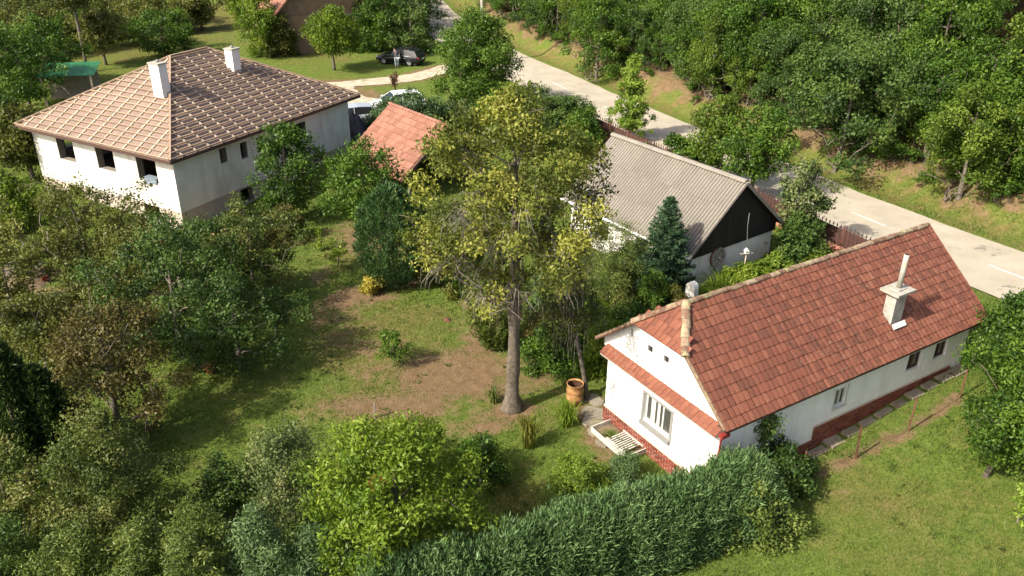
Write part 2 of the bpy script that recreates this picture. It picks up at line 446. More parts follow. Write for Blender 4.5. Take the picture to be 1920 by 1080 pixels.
# ------------------------------------------------------------------ ground sheet
SOIL = [  # x, y, radius x, radius y, strength : trodden bare and dry patches
    (*(-7.49, 32.99, -0.06), 1.5, 3.2, .8), (*(-5.88, 30.20, -0.02), 2.0, 1.8, .5), (*(-3.66, 27.81, -0.00), 3.0, 1.6, .55), (*(-4.60, 25.66, -0.00), 2.6, 1.2, .5), (*(-1.82, 27.84, -0.00), 3.3, 2.2, .95), (*(-1.29, 30.27, -0.00), 1.3, 2.2, .9),
    (*(-2.67, 25.70, -0.00), 2.6, 1.1, .8), (*(-1.44, 24.43, -0.00), 2.2, .8, .75), (*(-8.42, 41.07, -0.33), 1.8, 3.4, .8), (*(-9.13, 36.38, -0.20), .8, 2.2, .5),
    (*(0.04, 25.41, -0.00), .9, .6, .9), (*(-4.86, 35.67, -0.07), 2.2, .8, .7), (*(-1.67, 34.04, -0.02), .8, 1.2, .8), (*(-6.24, 34.03, -0.07), 1.5, .7, .7),
    (*(-21.47, 33.75, -0.09), 3.5, 1.5, .8), (*(-22.89, 36.54, -0.15), 2.2, 1.0, .7), (*(-11.96, 28.06, -0.02), .8, .5, .4), (*(-15.41, 42.78, -0.60), 1.8, 1.4, .9), (*(-19.62, 41.76, -0.45), 2.0, 1.5, .9),
    (*(3.22, 24.45, 0.04), 1.0, 2.2, .7), (*(6.30, 58.77, -0.00), 1.8, 1.8, .5),
    (*(13.07, 22.94, 0.84), 4.0, .35, .0),
]
DRYP = [
    (*(-5.66, 30.20, -0.02), 4.2, 4.2, .75), (*(-2.23, 27.84, -0.00), 3.6, 3.0, .7), (*(-4.69, 26.34, -0.00), 3.0, 2.0, .5), (*(-8.05, 38.93, -0.25), 2.4, 3.0, .7), (*(0.40, 20.85, -0.00), 1.6, 1.2, .55),
    (*(12.28, 20.08, 0.61), 2.4, 2.2, .5), (*(9.88, 20.50, 0.42), 1.5, 1.0, .3), (*(12.79, 18.36, 0.56), 3.2, 1.8, .45), (*(-34.75, 101.71, -0.00), 8, 14, .8), (*(-17.56, 82.75, -0.00), 6, 5, .5), (*(-39.56, 81.74, -0.00), 8, 9, .6),
    (*(-35.09, 109.01, -0.00), 6, 12, .8), (*(-18.26, 72.35, -0.00), 6, 5, .4), (*(-11.75, 68.24, -0.00), 5, 4, .5), (*(-18.36, 26.82, -0.01), 1.5, 3.0, .4), (*(-20.19, 29.94, -0.03), 2.5, 2.5, .6),
]
FENCE_DEAD = [(9.10, 21.15, 0.39), (11.14, 22.08, 0.62), (13.21, 23.20, 0.86), (15.53, 24.83, 1.16)]
POST_LINE = np.array([(p[0], p[1]) for p in FENCE_DEAD])

def blobs(x, y, L):
    o = np.zeros(np.shape(x))
    for (bx, by, bz, rx, ry, s) in L:
        o = np.maximum(o, s * np.exp(-(((x - bx) / rx) ** 2 + ((y - by) / ry) ** 2)))
    return o

def ground_fields(x, y):
    d = line_dist(x, y, ROADS)
    n1 = vnoise(x, y, 0.55, 5); n2 = vnoise(x, y, 1.6, 6); n3 = vnoise(x, y, 4.0, 7)
    nn = .5 * n1 + .3 * n2 + .2 * n3
    dry = blobs(x, y, DRYP) + (nn - .5) * 1.1
    soil = 1.2 * blobs(x, y, SOIL) + (nn - .54) * 1.3
    bank = sst(4.9, 6.0, d + (n2 - .5) * 2) * (1 - sst(9, 13, d))
    dry = np.maximum(dry, sst(3, 3.6, d) * .55 + (n2 - .5))
    soil = np.maximum(soil, bank * (.62 + .9 * (nn - .45)))
    soil = np.maximum(soil, sst(9, 12, d) * .8)
    pd = np.abs(line_dist(x, y, POST_LINE))
    soil = np.maximum(soil, np.exp(-(pd / .38) ** 2) * (.75 + (n3 - .5)))
    dd = np.minimum(np.abs(line_dist(x, y, DRIVE)) / 1.5, np.abs(line_dist(x, y, YARD)) / 2.4)
    soil = np.maximum(soil, (1 - sst(.8, 1.5, dd + (n2 - .5) * .6)) * .8)
    # under the trees of the left orchard the sward is thin
    return np.clip(dry, 0, 1), np.clip(soil, 0, 1)

def axis(segs):
    out = [segs[0][0]]
    for a, b, st in segs:
        n = max(1, int(round((b - a) / st)))
        out += [a + (b - a) * (k + 1) / n for k in range(n)]
    return np.array(out)
gx = axis([(-900, -200, 60), (-200, -80, 6), (-80, -26, 1.2), (-26, 30, 0.33), (30, 60, 1.0), (60, 200, 5), (200, 900, 60)])
gy = axis([(-300, -20, 40), (-20, 14, 3), (14, 62, 0.33), (62, 100, 0.7), (100, 140, 1.5), (140, 260, 6), (260, 1600, 80)])
GX, GY = np.meshgrid(gx, gy)
GZ = h_ground(GX, GY)
GDRY, GSOIL = ground_fields(GX, GY)
_rd = np.abs(line_dist(GX, GY, ROADS))
GZ = GZ - 0.12 * (1 - sst(2.5, 3.0, _rd))
nxx, nyy = len(gx), len(gy)
verts = np.stack([GX.ravel(), GY.ravel(), GZ.ravel()], 1)
ii = (np.arange(nyy - 1)[:, None] * nxx + np.arange(nxx - 1)[None, :]).ravel()
quads = np.stack([ii, ii + 1, ii + nxx + 1, ii + nxx], 1)

def np_mesh(name, verts, quads, mats, smooth=True, tint=None, pattr=None):
    me = bpy.data.meshes.new(name)
    k = quads.shape[1]
    me.vertices.add(len(verts)); me.vertices.foreach_set('co', np.ascontiguousarray(verts, dtype=np.float32).ravel())
    me.loops.add(len(quads) * k); me.loops.foreach_set('vertex_index', np.ascontiguousarray(quads, dtype=np.int32).ravel())
    me.polygons.add(len(quads)); me.polygons.foreach_set('loop_start', np.arange(0, len(quads) * k, k, dtype=np.int32))
    me.polygons.foreach_set('use_smooth', np.full(len(quads), smooth))
    for m in (mats if isinstance(mats, (list, tuple)) else [mats]): me.materials.append(m)
    if tint is not None:
        a = me.attributes.new('tint', 'FLOAT', 'FACE'); a.data.foreach_set('value', np.asarray(tint, np.float32))
    for n_, v_ in (pattr or {}).items():
        a = me.attributes.new(n_, 'FLOAT', 'POINT'); a.data.foreach_set('value', np.asarray(v_, np.float32).ravel())
    me.update(calc_edges=True)
    return me

def ground_material():
    m, nt, out = new_mat('turf_soil')
    co = objco(nt)
    n1 = noise(nt, 0.45, 5, 0.6, co); n2 = noise(nt, 2.6, 6, 0.65, co); n3 = noise(nt, 13, 5, 0.7, co); n4 = noise(nt, 34, 3, 0.7, co)
    g = math_n(nt, 'ADD', math_n(nt, 'MULTIPLY', n2.outputs['Fac'], 0.55), math_n(nt, 'MULTIPLY', n3.outputs['Fac'], 0.45))
    green = ramp(nt, [(0.30, (0.055, 0.088, 0.014)), (0.46, (0.10, 0.145, 0.024)), (0.60, (0.15, 0.195, 0.038)), (0.74, (0.205, 0.21, 0.065))], g).outputs[0]
    dryc = ramp(nt, [(0.30, (0.085, 0.085, 0.022)), (0.5, (0.155, 0.135, 0.042)), (0.7, (0.25, 0.19, 0.085))], g).outputs[0]
    soilc = ramp(nt, [(0.30, (0.115, 0.075, 0.038)), (0.5, (0.195, 0.13, 0.07)), (0.72, (0.29, 0.205, 0.125))], g).outputs[0]
    dr = math_n(nt, 'ADD', attr(nt, 'dry').outputs['Fac'], math_n(nt, 'MULTIPLY', math_n(nt, 'SUBTRACT', g, 0.5), 1.6))
    so = math_n(nt, 'ADD', attr(nt, 'soil').outputs['Fac'], math_n(nt, 'MULTIPLY', math_n(nt, 'SUBTRACT', g, 0.5), 1.7))
    c = mixc(nt, ramp(nt, [(0.15, (0, 0, 0)), (0.85, (1, 1, 1))], dr).outputs[0], green, dryc)
    c = mixc(nt, ramp(nt, [(0.32, (0, 0, 0)), (0.70, (1, 1, 1))], so).outputs[0], c, soilc)
    b = N(nt, 'ShaderNodeBsdfPrincipled', Roughness=0.95)
    b.inputs['Specular IOR Level'].default_value = 0.1
    nt.links.new(c, b.inputs['Base Color'])
    bp = N(nt, 'ShaderNodeBump', Strength=0.9, Distance=0.08)
    hh = math_n(nt, 'ADD', n3.outputs['Fac'], math_n(nt, 'MULTIPLY', n4.outputs['Fac'], 0.6))
    nt.links.new(hh, bp.inputs['Height']); nt.links.new(bp.outputs[0], b.inputs['Normal'])
    nt.links.new(b.outputs[0], out.inputs[0])
    return m
tag(link('ground', np_mesh('ground', verts, quads, ground_material(), True, None, {'dry': GDRY, 'soil': GSOIL})), kind='structure')

# ------------------------------------------------------------------ road, markings, tracks
def strip_mesh(name, L, w0, w1, lift, mat, cols=4, ragged=0.0, step=1.0, seed=1):
    pts = []
    for a, b in zip(L[:-1], L[1:]):
        n = max(1, int(np.hypot(*(b - a)) / step))
        for k in range(n): pts.append(a + (b - a) * k / n)
    pts.append(L[-1]); pts = np.array(pts)
    t = np.gradient(pts, axis=0); t /= np.linalg.norm(t, axis=1)[:, None]
    nrm = np.stack([t[:, 1], -t[:, 0]], 1)
    rs = np.random.RandomState(seed)
    V = []
    e0 = np.convolve(rs.rand(len(pts) + 2) - .5, np.ones(3) / 3, 'valid') * ragged
    e1 = np.convolve(rs.rand(len(pts) + 2) - .5, np.ones(3) / 3, 'valid') * ragged
    for k in range(cols + 1):
        w = (w0 + e0) + ((w1 + e1) - (w0 + e0)) * k / cols
        p = pts + nrm * w[:, None]
        V.append(np.stack([p[:, 0], p[:, 1], h_ground(p[:, 0], p[:, 1]) + lift], 1))
    V = np.stack(V, 1).reshape(-1, 3)
    n = len(pts); c = cols + 1
    ii = (np.arange(n - 1)[:, None] * c + np.arange(cols)[None, :]).ravel()
    return np_mesh(name, V, np.stack([ii, ii + 1, ii + c + 1, ii + c], 1), mat, True)

def road_material():
    m, nt, out = new_mat('old_asphalt')
    co = objco(nt)
    n1 = noise(nt, 0.6, 6, 0.65, co); n2 = noise(nt, 9, 6, 0.7, co); n3 = noise(nt, 60, 2, 0.7, co)
    f = math_n(nt, 'ADD', math_n(nt, 'MULTIPLY', n1.outputs['Fac'], .6), math_n(nt, 'MULTIPLY', n2.outputs['Fac'], .4))
    c = ramp(nt, [(0.3, (0.29, 0.252, 0.190)), (0.5, (0.37, 0.325, 0.25)), (0.7, (0.44, 0.39, 0.31))], f).outputs[0]
    # tar-filled cracks and dark repairs
    cr = noise(nt, 0.32, 2, 0.5, co); pt = noise(nt, 1.7, 8, 0.75, co)
    k = math_n(nt, 'MULTIPLY', ramp(nt, [(0.58, (0, 0, 0)), (0.66, (1, 1, 1))], cr.outputs['Fac']).outputs[0], ramp(nt, [(0.55, (0, 0, 0)), (0.60, (1, 1, 1))], pt.outputs['Fac']).outputs[0])
    c = mixc(nt, math_n(nt, 'MULTIPLY', k, .75), c, (0.11, 0.10, 0.09))
    b = N(nt, 'ShaderNodeBsdfPrincipled', Roughness=0.9)
    nt.links.new(c, b.inputs['Base Color'])
    bp = N(nt, 'ShaderNodeBump', Strength=0.3, Distance=0.01)
    nt.links.new(n3.outputs['Fac'], bp.inputs['Height']); nt.links.new(bp.outputs[0], b.inputs['Normal'])
    nt.links.new(b.outputs[0], out.inputs[0])
    return m
M['road'] = road_material()
M['gravel'] = surf('gravel', [(0.3, (0.30, 0.25, 0.17)), (0.5, (0.42, 0.36, 0.26)), (0.7, (0.52, 0.46, 0.35))], 1.6, 0.95, 0.8, 20, dirt=(0.20, 0.19, 0.07), dscale=1.1, dlo=0.55, dhi=0.68)
M['paint_line'] = surf('paint_line', [(0.3, (0.62, 0.60, 0.55)), (0.7, (0.74, 0.72, 0.68))], 5, 0.8, dirt=(0.42, 0.39, 0.34), dscale=6, dlo=0.5, dhi=0.62)
road = tag(link('road', strip_mesh('road', ROADS, -3.0, 3.0, 0.02, M['road'], 8, 0.5)), kind='structure')
tag(link('driveway', strip_mesh('driveway', DRIVE, -1.15, 1.15, 0.035, M['gravel'], 6, 0.9, 0.6, 3)), kind='structure')
tag(link('yard_track', strip_mesh('yard_track', YARD, -1.7, 1.7, 0.03, M['gravel'], 5, 1.6, 0.6, 4)), kind='structure')

def road_point(p):
    a, b = ROADS[:-1], ROADS[1:]
    best = None
    for q0, q1 in zip(a, b):
        d = q1 - q0; t = np.clip(((p - q0) @ d) / (d @ d), 0, 1); c = q0 + d * t
        if best is None or np.hypot(*(c - p)) < best[0]: best = (np.hypot(*(c - p)), c, d / np.linalg.norm(d))
    return best[1], best[2]
_, rdir = road_point(np.array([19.1, 44.7]))
for k in range(-3, 9):
    s0 = np.array([19.1, 44.7]) + rdir * (k * 8.3 - 2.2)
    c0, d0 = road_point(s0)
    L = np.array([c0 + d0 * t for t in np.linspace(0, 2.3, 5)])
    ln = link('road_marking', strip_mesh('road_marking', L, -0.055, 0.055, 0.034, M['paint_line'], 1), road)

# ------------------------------------------------------------------ walls with openings
def wall(mb, axis_, pos, th, u0, u1, z0, z1, holes=(), tint=.5):
    """wall slab in the plane axis_=pos..pos+th, spanning u and z, pierced by holes (ua,ub,za,zb)"""
    us = sorted({u0, u1, *[h[0] for h in holes], *[h[1] for h in holes]})
    def bx(ua, ub, za, zb):
        if zb - za < 1e-4: return
        lo, hi = min(pos, pos + th), max(pos, pos + th)
        if axis_ == 'x': mb.box(lo, hi, ua, ub, za, zb, tint)
        else: mb.box(ua, ub, lo, hi, za, zb, tint)
    for ua, ub in zip(us[:-1], us[1:]):
        hs = sorted([h for h in holes if h[0] <= ua + 1e-6 and h[1] >= ub - 1e-6], key=lambda h: h[2])
        z = z0
        for h in hs:
            bx(ua, ub, z, h[2]); z = h[3]
        bx(ua, ub, z, z1)

class Frame:
    """a plane frame: origin, right axis u, up-slope axis v, normal n"""
    def __init__(s, o, u, v):
        s.o = Vector(o); s.u = Vector(u).normalized(); s.v = Vector(v).normalized(); s.n = s.u.cross(s.v)
    def p(s, a, b, c=0.0): return s.o + s.u * a + s.v * b + s.n * c
    def mat(s, a, b, c=0.0, tilt=0.0, rz=0.0):
        m = Matrix((s.u, s.v, s.n)).transposed().to_4x4()
        return Matrix.Translation(s.p(a, b, c)) @ m @ Matrix.Rotation(rz, 4, 'Z') @ Matrix.Rotation(tilt, 4, 'X')

def half_tube(mb, a, b, r0, r1, n=6, up=(0, 0, 1), tint=.5, th=.02):
    a = Vector(a); b = Vector(b); d = (b - a).normalized(); x = d.cross(Vector(up)).normalized(); y = x.cross(d)
    va = []; vb = []
    for k in range(n + 1):
        t = math.pi * k / n
        va.append(a + x * math.cos(t) * r0 + y * math.sin(t) * r0 * .75); vb.append(b + x * math.cos(t) * r1 + y * math.sin(t) * r1 * .75)
    vs = va + vb; m = n + 1
    fs = [(k, k + 1, m + k + 1, m + k) for k in range(n)] + [tuple(range(n, -1, -1)), tuple(range(m, 2 * m)), (0, m, 2 * m - 1, n)]
    mb.add(vs, fs, tint)

# ------------------------------------------------------------------ long farmhouse with the red tiled roof
def farmhouse():
    root = empty('farmhouse', (6.10, 19.86, 0), math.pi / 2 - 1.009,
                 'long white farmhouse with mossy red tiled roof and brick plinth', 'house')
    L, W, ze, zr, gi, zh = 12.89, 6.14, 3.28, 5.76, 0.98, 4.78
    x0, x1, y0, y1 = .31, L - .3, .40, W - .40
    k = (zr - ze) / (W / 2)
    t = (zh - ze) / (zr - ze)
    # walls
    mb = MB()
    gw = (2.47, 3.75, 1.28, 2.33)
    wall(mb, 'x', x0, .4, y0, y1, -.4, 3.0, [gw])
    lw = [(5.45, 6.0, 1.86, 2.55), (9.15, 9.95, 1.98, 2.70), (10.68, 11.42, 1.98, 2.68)]
    wall(mb, 'y', y0, .4, x0 + .4, x1, -.4, 3.22, lw)
    wall(mb, 'y', y1 - .4, .4, x0 + .4, x1, -.4, 3.22)
    wall(mb, 'x', x1 - .4, .4, y0 + .4, y1 - .4, -.4, 3.22)
    wl = mb.build('wall', M['wall_white'], root)
    # upper gable: trapezoid under the half hip
    mb = MB()
    v1, v2 = (3.62, 3.86, 3.84, 4.10), (2.86, 3.10, 3.86, 4.12)
    def zt(y): return min(zh - .05, ze - .06 + k * min(y, W - y))
    cuts = sorted({.12, W - .12, W / 2 * t, W - W / 2 * t, v1[0], v1[1], v2[0], v2[1]})
    for a, b in zip(cuts[:-1], cuts[1:]):
        hole = next((v for v in (v1, v2) if v[0] <= a + 1e-6 and v[1] >= b - 1e-6), None)
        if hole:
            mb.prism([(x0 + .02, a, 3.0), (x0 + .02, b, 3.0), (x0 + .02, b, hole[2]), (x0 + .02, a, hole[2])], (.38, 0, 0))
            mb.prism([(x0 + .02, a, hole[3]), (x0 + .02, b, hole[3]), (x0 + .02, b, zt(b)), (x0 + .02, a, zt(a))], (.38, 0, 0))
        else:
            mb.prism([(x0 + .02, a, 3.0), (x0 + .02, b, 3.0), (x0 + .02, b, zt(b)), (x0 + .02, a, zt(a))], (.38, 0, 0))
    mb.build('gable', M['wall_white'], root)
    mb = MB()
    pass
    for v in (v1, v2): link('vent', (lambda q: (q.box(x0 + .09, x0 + .12, v[0], v[1], v[2], v[3]), q.mesh('vent', M['dark']))[1])(MB()), root)  # dark backing stands in for shade inside each vent hole
    # lightning-conductor bracket on the gable
    mb = MB(); mb.bar((x0 - .03, 4.62, 4.28), (x0 - .03, 4.60, 4.02), .03); mb.build('wall_hook', M['frame_grey'], root)
    # dark rooms behind the panes
    mb = MB(); mb.box(x0 + .5, x1 - .5, y0 + .5, y1 - .5, .3, .34); mb.build('floor', M['room'], root)
    # brick plinth: courses of bricks in a mortar bed
    mb = MB(); mb.box(x0 - .035, x0 - .002, y0 - .03, y1 + .03, -.4, .70)
    mb.box(x0 - .03, 4.62, y0 - .035, y0 - .002, -.4, .93)
    mb.box(4.62, 11.9, y0 - .035, y0 - .002, -.4, 1.46)
    mb.build('plinth', M['mortar'], root)
    mb = MB()
    def courses(p, q, zlo, zhi, out, step=.255, hh=.094, bl=.228, bh=.074):
        p = Vector(p); q = Vector(q); d = (q - p); ln = d.length; d.normalize(); out = Vector(out)
        z = zlo; r = 0
        while z + bh < zhi:
            s = -(r % 2) * step / 2
            while s < ln:
                a = max(0, s); b = min(ln, s + bl)
                if b - a > .04:
                    o = rnd.uniform(.012, .02)
                    P0 = p + d * a + Vector((0, 0, z)); P1 = p + d * b + Vector((0, 0, z))
                    mb.prism([P0, P1, P1 + Vector((0, 0, bh)), P0 + Vector((0, 0, bh))], out * o, rnd.random())
                s += step
            z += hh; r += 1
    courses((x0 - .035, y1 + .03, 0), (x0 - .035, y0 - .03, 0), -.1, .70, (-1, 0, 0))
    courses((x0 - .03, y0 - .035, 0), (4.62, y0 - .035, 0), 0, .93, (0, -1, 0))
    courses((4.62, y0 - .035, 0), (11.9, y0 - .035, 0), .2, 1.46, (0, -1, 0))
    tag(mb.build('plinth_brick', M['brick'], root), kind='stuff')
    # windows
    def window(axis_, pos, u0, u1, z0, z1, mull, out, name='window', dark=False):
        f = MB(); w = .065
        def bx(ua, ub, za, zb, d0=0.0, d1=.06):
            lo, hi = sorted((pos + out * d0, pos + out * d1))
            (f.box(lo, hi, ua, ub, za, zb) if axis_ == 'x' else f.box(ua, ub, lo, hi, za, zb))
        bx(u0, u1, z0, z0 + w); bx(u0, u1, z1 - w, z1)
        xs = [u0] + [u0 + (u1 - u0) * m for m in mull] + [u1]
        for q, xx in enumerate(xs):
            a = xx if q == 0 else (xx - w if q == len(xs) - 1 else xx - w / 2)
            bx(a, a + w, z0 + w, z1 - w)
        fo = f.build(name, M['fascia' if dark else 'frame_white'], root)
        for a, b in zip(xs[:-1], xs[1:]):
            g = MB(); lo, hi = sorted((pos + out * .005, pos + out * .025))
            g.box(lo, hi, a + .03, b - .03, z0 + .05, z1 - .05) if axis_ == 'x' else g.box(a + .03, b - .03, lo, hi, z0 + .05, z1 - .05)
            g.build('pane', M['glass_dark' if dark else 'glass_room'], fo)
        return fo
    gwin = window('x', x0 + .16, gw[0], gw[1], gw[2], gw[3], (.36, .68), -1)
    # net curtains hanging behind the panes, seen as pale folds
    mb = MB()
    for c0 in (.50, .74):
        for q in range(3):
            a = gw[0] + (gw[1] - gw[0]) * c0 + q * .045
            mb.bar((x0 + .125, a, gw[2] + .1), (x0 + .125, a + .01, gw[3] - .12), .012, .035)
    mb.build('curtain', M['curtain'], gwin)
    mb = MB()   # flat plaster surround and sill, their grey darkened for shade of the recess
    a, b, c, d = gw
    mb.box(x0 - .025, x0 - .002, a - .10, a - .002, c - .12, d + .08); mb.box(x0 - .025, x0 - .002, b + .002, b + .10, c - .12, d + .08)
    mb.box(x0 - .025, x0 - .002, a - .002, b + .002, d + .002, d + .08)
    mb.build('window_surround', M['frame_grey'], root)
    mb = MB(); mb.box(x0 - .10, x0 + .10, a - .08, b + .08, c - .16, c - .002); mb.build('window_sill', M['frame_grey'], root)
    window('y', y0 + .10, 5.45, 6.0, 1.86, 2.55, (.5,), -1)
    mb = MB(); mb.box(5.38, 5.448, y0 - .02, y0 - .003, 1.80, 2.60); mb.box(6.002, 6.07, y0 - .02, y0 - .003, 1.80, 2.60); mb.box(5.38, 6.07, y0 - .05, y0 + .05, 1.78, 1.858)
    mb.build('window_surround', M['frame_white'], root)
    for (a, b, c, d) in lw[1:]:
        fo = window('y', y0 + .16, a, b, c, d, (.5,), -1, 'window', True)
    # roof carcass (under the tiles)
    hip_o = Vector((0, W / 2 * t, zh))
    mb = MB()
    pr = [(0, 0, ze), (L, 0, ze), (L, W / 2, zr), (gi, W / 2, zr), (0, W / 2 * t, zh)]
    mb.prism(pr, (0, .02, -.07))
    pl = [(0, W, ze), (0, W - W / 2 * t, zh), (gi, W / 2, zr), (L, W / 2, zr), (L, W, ze)]
    mb.prism(pl, (0, -.02, -.07))
    mb.prism([(0, W / 2 * t, zh), (gi, W / 2, zr), (0, W - W / 2 * t, zh)], (.02, 0, -.07))
    roof = mb.build('roof', M['deck'], root)
    # far gable end
    mb = MB(); mb.prism([(x1 - .2, y0, 3.22), (x1 - .2, y1, 3.22), (x1 - .2, W / 2, zr - .15)], (.2, 0, 0)); mb.build('gable', M['wall_white'], root)
    # eaves boards and soffit
    mb = MB(); mb.box(.12, L - .12, .03, .06, ze - .16, ze - .05); mb.box(.12, L - .12, .05, y0, ze - .10, ze - .075); mb.build('eaves_board', M['fascia'], root)
    mb = MB()
    for q in range(64): mb.box(.3 + q * .195, .37 + q * .195, .10, y0 - .005, ze - .19, ze - .105)
    mb.build('rafter_end', M['wood_white'], root)
    # tiles
    sl = math.hypot(W / 2, zr - ze)
    fr_r = Frame((0, 0, ze), (1, 0, 0), (0, W / 2, zr - ze))
    fr_l = Frame((L, W, ze), (-1, 0, 0), (0, -W / 2, zr - ze))
    hp = math.hypot(gi, zr - zh)
    fr_h = Frame((0, W - W / 2 * t, zh), (0, -1, 0), (gi, 0, zr - zh))
    tw, tl, course = .205, .36, sl / 13
    metiles = []
    for q in range(26):
        tb = MB(); w = tw - .012
        n = 3
        xs = [-w / 2 + w * e / n for e in range(n + 1)]
        zz = [0.0, .007, .007, 0.0]
        lo = [(xs[e], 0, zz[e]) for e in range(4)]; hi = [(xs[e], tl, zz[e]) for e in range(4)]
        lb = [(xs[e], 0, -.022) for e in (0, 3)]
        vs = lo + hi + lb
        tb.add(vs, [(0, 1, 5, 4), (1, 2, 6, 5), (2, 3, 7, 6), (8, 9, 3, 2, 1, 0)], (q + .5) / 26)
        metiles.append(tb)
    meshes = [tb.mesh('tile', M['tile']) for tb in metiles]
    spots = []
    def poly_in(px, py, poly):
        c = False; j = len(poly) - 1
        for i in range(len(poly)):
            if (poly[i][1] > py) != (poly[j][1] > py) and px < (poly[j][0] - poly[i][0]) * (py - poly[i][1]) / (poly[j][1] - poly[i][1]) + poly[i][0]: c = not c
            j = i
        return c
    def lay(fr, wid, rows, crs, poly, off=0, back=False):
        n = int(wid / tw)
        for r in range(rows):
            for c in range(n + 1):
                u = tw * (c + .5) + off
                if u > wid: continue
                if not poly_in(u, (r + .45) * crs, poly): continue
                m = fr.mat(u + rnd.uniform(-.006, .006), r * crs - .03 + rnd.uniform(-.006, .006), .052 + rnd.uniform(-.003, .004), -.075 + rnd.uniform(-.008, .008), rnd.uniform(-.012, .012))
                patch = .5 + .35 * math.sin(u * .9 + r * .7) * math.sin(r * .55 + u * .21 + 1)
                q = int(max(0, min(25, 26 * (.35 * patch + .65 * rnd.random()) + rnd.gauss(0, 1))))
                spots.append((m, q, back))
    a_h = W / 2 * t / (W / 2) * sl
    lay(fr_r, L, 13, course, [(0, 0), (L, 0), (L, sl), (gi, sl), (0, a_h)])
    wh = W - W * t
    lay(fr_h, wh, 5, hp / 5, [(-.1, 0), (wh + .1, 0), (wh / 2 + .1, hp), (wh / 2 - .1, hp)])
    # pent roof strip above the window
    fr_p = Frame((x0 - .30, y1 + .1, 2.86), (0, -1, 0), (.32, 0, .24))
    wp = y1 - y0 + .2
    for r in range(2):
        for c in range(int(wp / tw)):
            m = fr_p.mat(tw * (c + .5), r * .16 - .01, .04 + rnd.uniform(0, .006), -.06, rnd.uniform(-.02, .02))
            spots.append((m, int(rnd.triangular(8, 25, 22)), False))
    lay(fr_l, L, 13, course, [(0, 0), (L, 0), (L, a_h), (L - gi, sl), (0, sl)], 0, True)
    camp = Vector((0, 0, 18)); rw = root.matrix_basis
    spots.sort(key=lambda s: (s[2], (rw @ s[0].translation - camp).length))
    for m, q, b in spots[:290]:
        o = link('tile', meshes[q], root); o.matrix_local = m
    rest = MB()
    for m, q, b in spots[290:]:
        tb = metiles[q]
        rest.add([m @ Vector(v) for v in tb.v], tb.f, tb.t[0])
    tag(rest.build('roof_tile', M['tile'], root), kind='stuff')
    # bed of the pent roof
    mb = MB(); mb.prism([(x0 - .29, y1 + .09, 2.85), (x0 - .29, y0 - .09, 2.85), (x0 + .01, y0 - .09, 3.09), (x0 + .01, y1 + .09, 3.09)], (0, 0, -.06)); mb.build('pent_roof', M['concrete'], root)
    # ridge tiles
    def ridge(p, q, step, r):
        p = Vector(p); q = Vector(q); n = max(2, int((q - p).length / step)); d = (q - p) / n
        for e in range(n):
            mb = MB(); j = Vector((rnd.uniform(-.015, .015), rnd.uniform(-.015, .015), rnd.uniform(-.01, .015)))
            half_tube(mb, p + d * e + j, p + d * (e + 1.08) + j, r * 1.05, r * .9, 6, (0, 0, 1), rnd.random())
            mb.build('ridge_tile', M['ridge'], roof)
    ridge((gi, W / 2, zr), (L, W / 2, zr), .36, .11)
    ridge((-.02, W / 2 * t - .02, zh + .02), (gi, W / 2, zr + .04), .30, .14)
    ridge((-.02, W - W / 2 * t + .02, zh + .02), (gi, W / 2, zr + .04), .30, .14)
    # verge mortar along the gable edge
    mb = MB(); pass
    for va, vb in (((.015, .02, ze + .03), (.015, W / 2 * t, zh + .04)), ((.015, W - .02, ze + .03), (.015, W - W / 2 * t, zh + .04)), ((L - .02, .02, ze + .04), (L - .02, W / 2, zr + .05))):
        mb = MB(); mb.bar(va, vb, .05, .08); mb.build('verge', M['ridge' if va[0] < 1 else 'tile'], root)
    # chimney
    ch = empty('chimney', (8.5, .98, 0)); ch.parent = root
    zb = ze + k * .98
    mb = MB(); mb.box(-.27, .27, -.19, .19, zb - .3, zb + 1.02); mb.build('chimney_stack', M['stack'], ch)
    mb = MB(); mb.prism([(-.46, -.36, zb + 1.021), (.46, -.36, zb + 1.021), (.46, .36, zb + 1.021), (-.46, .36, zb + 1.021)], (0, 0, .09))
    mb.prism([(-.2, -.17, zb + 1.111), (.2, -.17, zb + 1.111), (.2, .17, zb + 1.111), (-.2, .17, zb + 1.111)], (0, 0, .04)); mb.build('chimney_cap', M['concrete'], ch)
    mb = MB(); mb.tube([(0.02, 0, zb + 1.15), (0.02, 0, zb + 2.35)], .085, 10); mb.build('flue_pipe', M['concrete'], ch, True)
    mb = MB(); mb.tube([(0.02, 0, zb + 2.351), (0.02, 0, zb + 2.356)], .065, 10); mb.build('flue_mouth', M['dark'], ch)
    mb = MB(); f2 = Frame((0, -.20, zb - k * .20), (1, 0, 0), (0, W / 2, zr - ze))
    mb.prism([f2.p(-.34, -.16, .10), f2.p(.34, -.16, .10), f2.p(.34, .02, .14), f2.p(-.34, .02, .14)], (0, 0, .012)); mb.build('flashing', M['metal_pale'], ch)
    # red gutter box on the near corner
    mb = MB(); mb.box(-.03, .28, .02, .18, ze - .30, ze - .18); mb.tube([(.2, .12, ze - .28), (.24, .30, ze - .6), (.24, .345, .8)], .035, 6); mb.build('downpipe', M['red_metal'], root)
    return root
farmhouse()

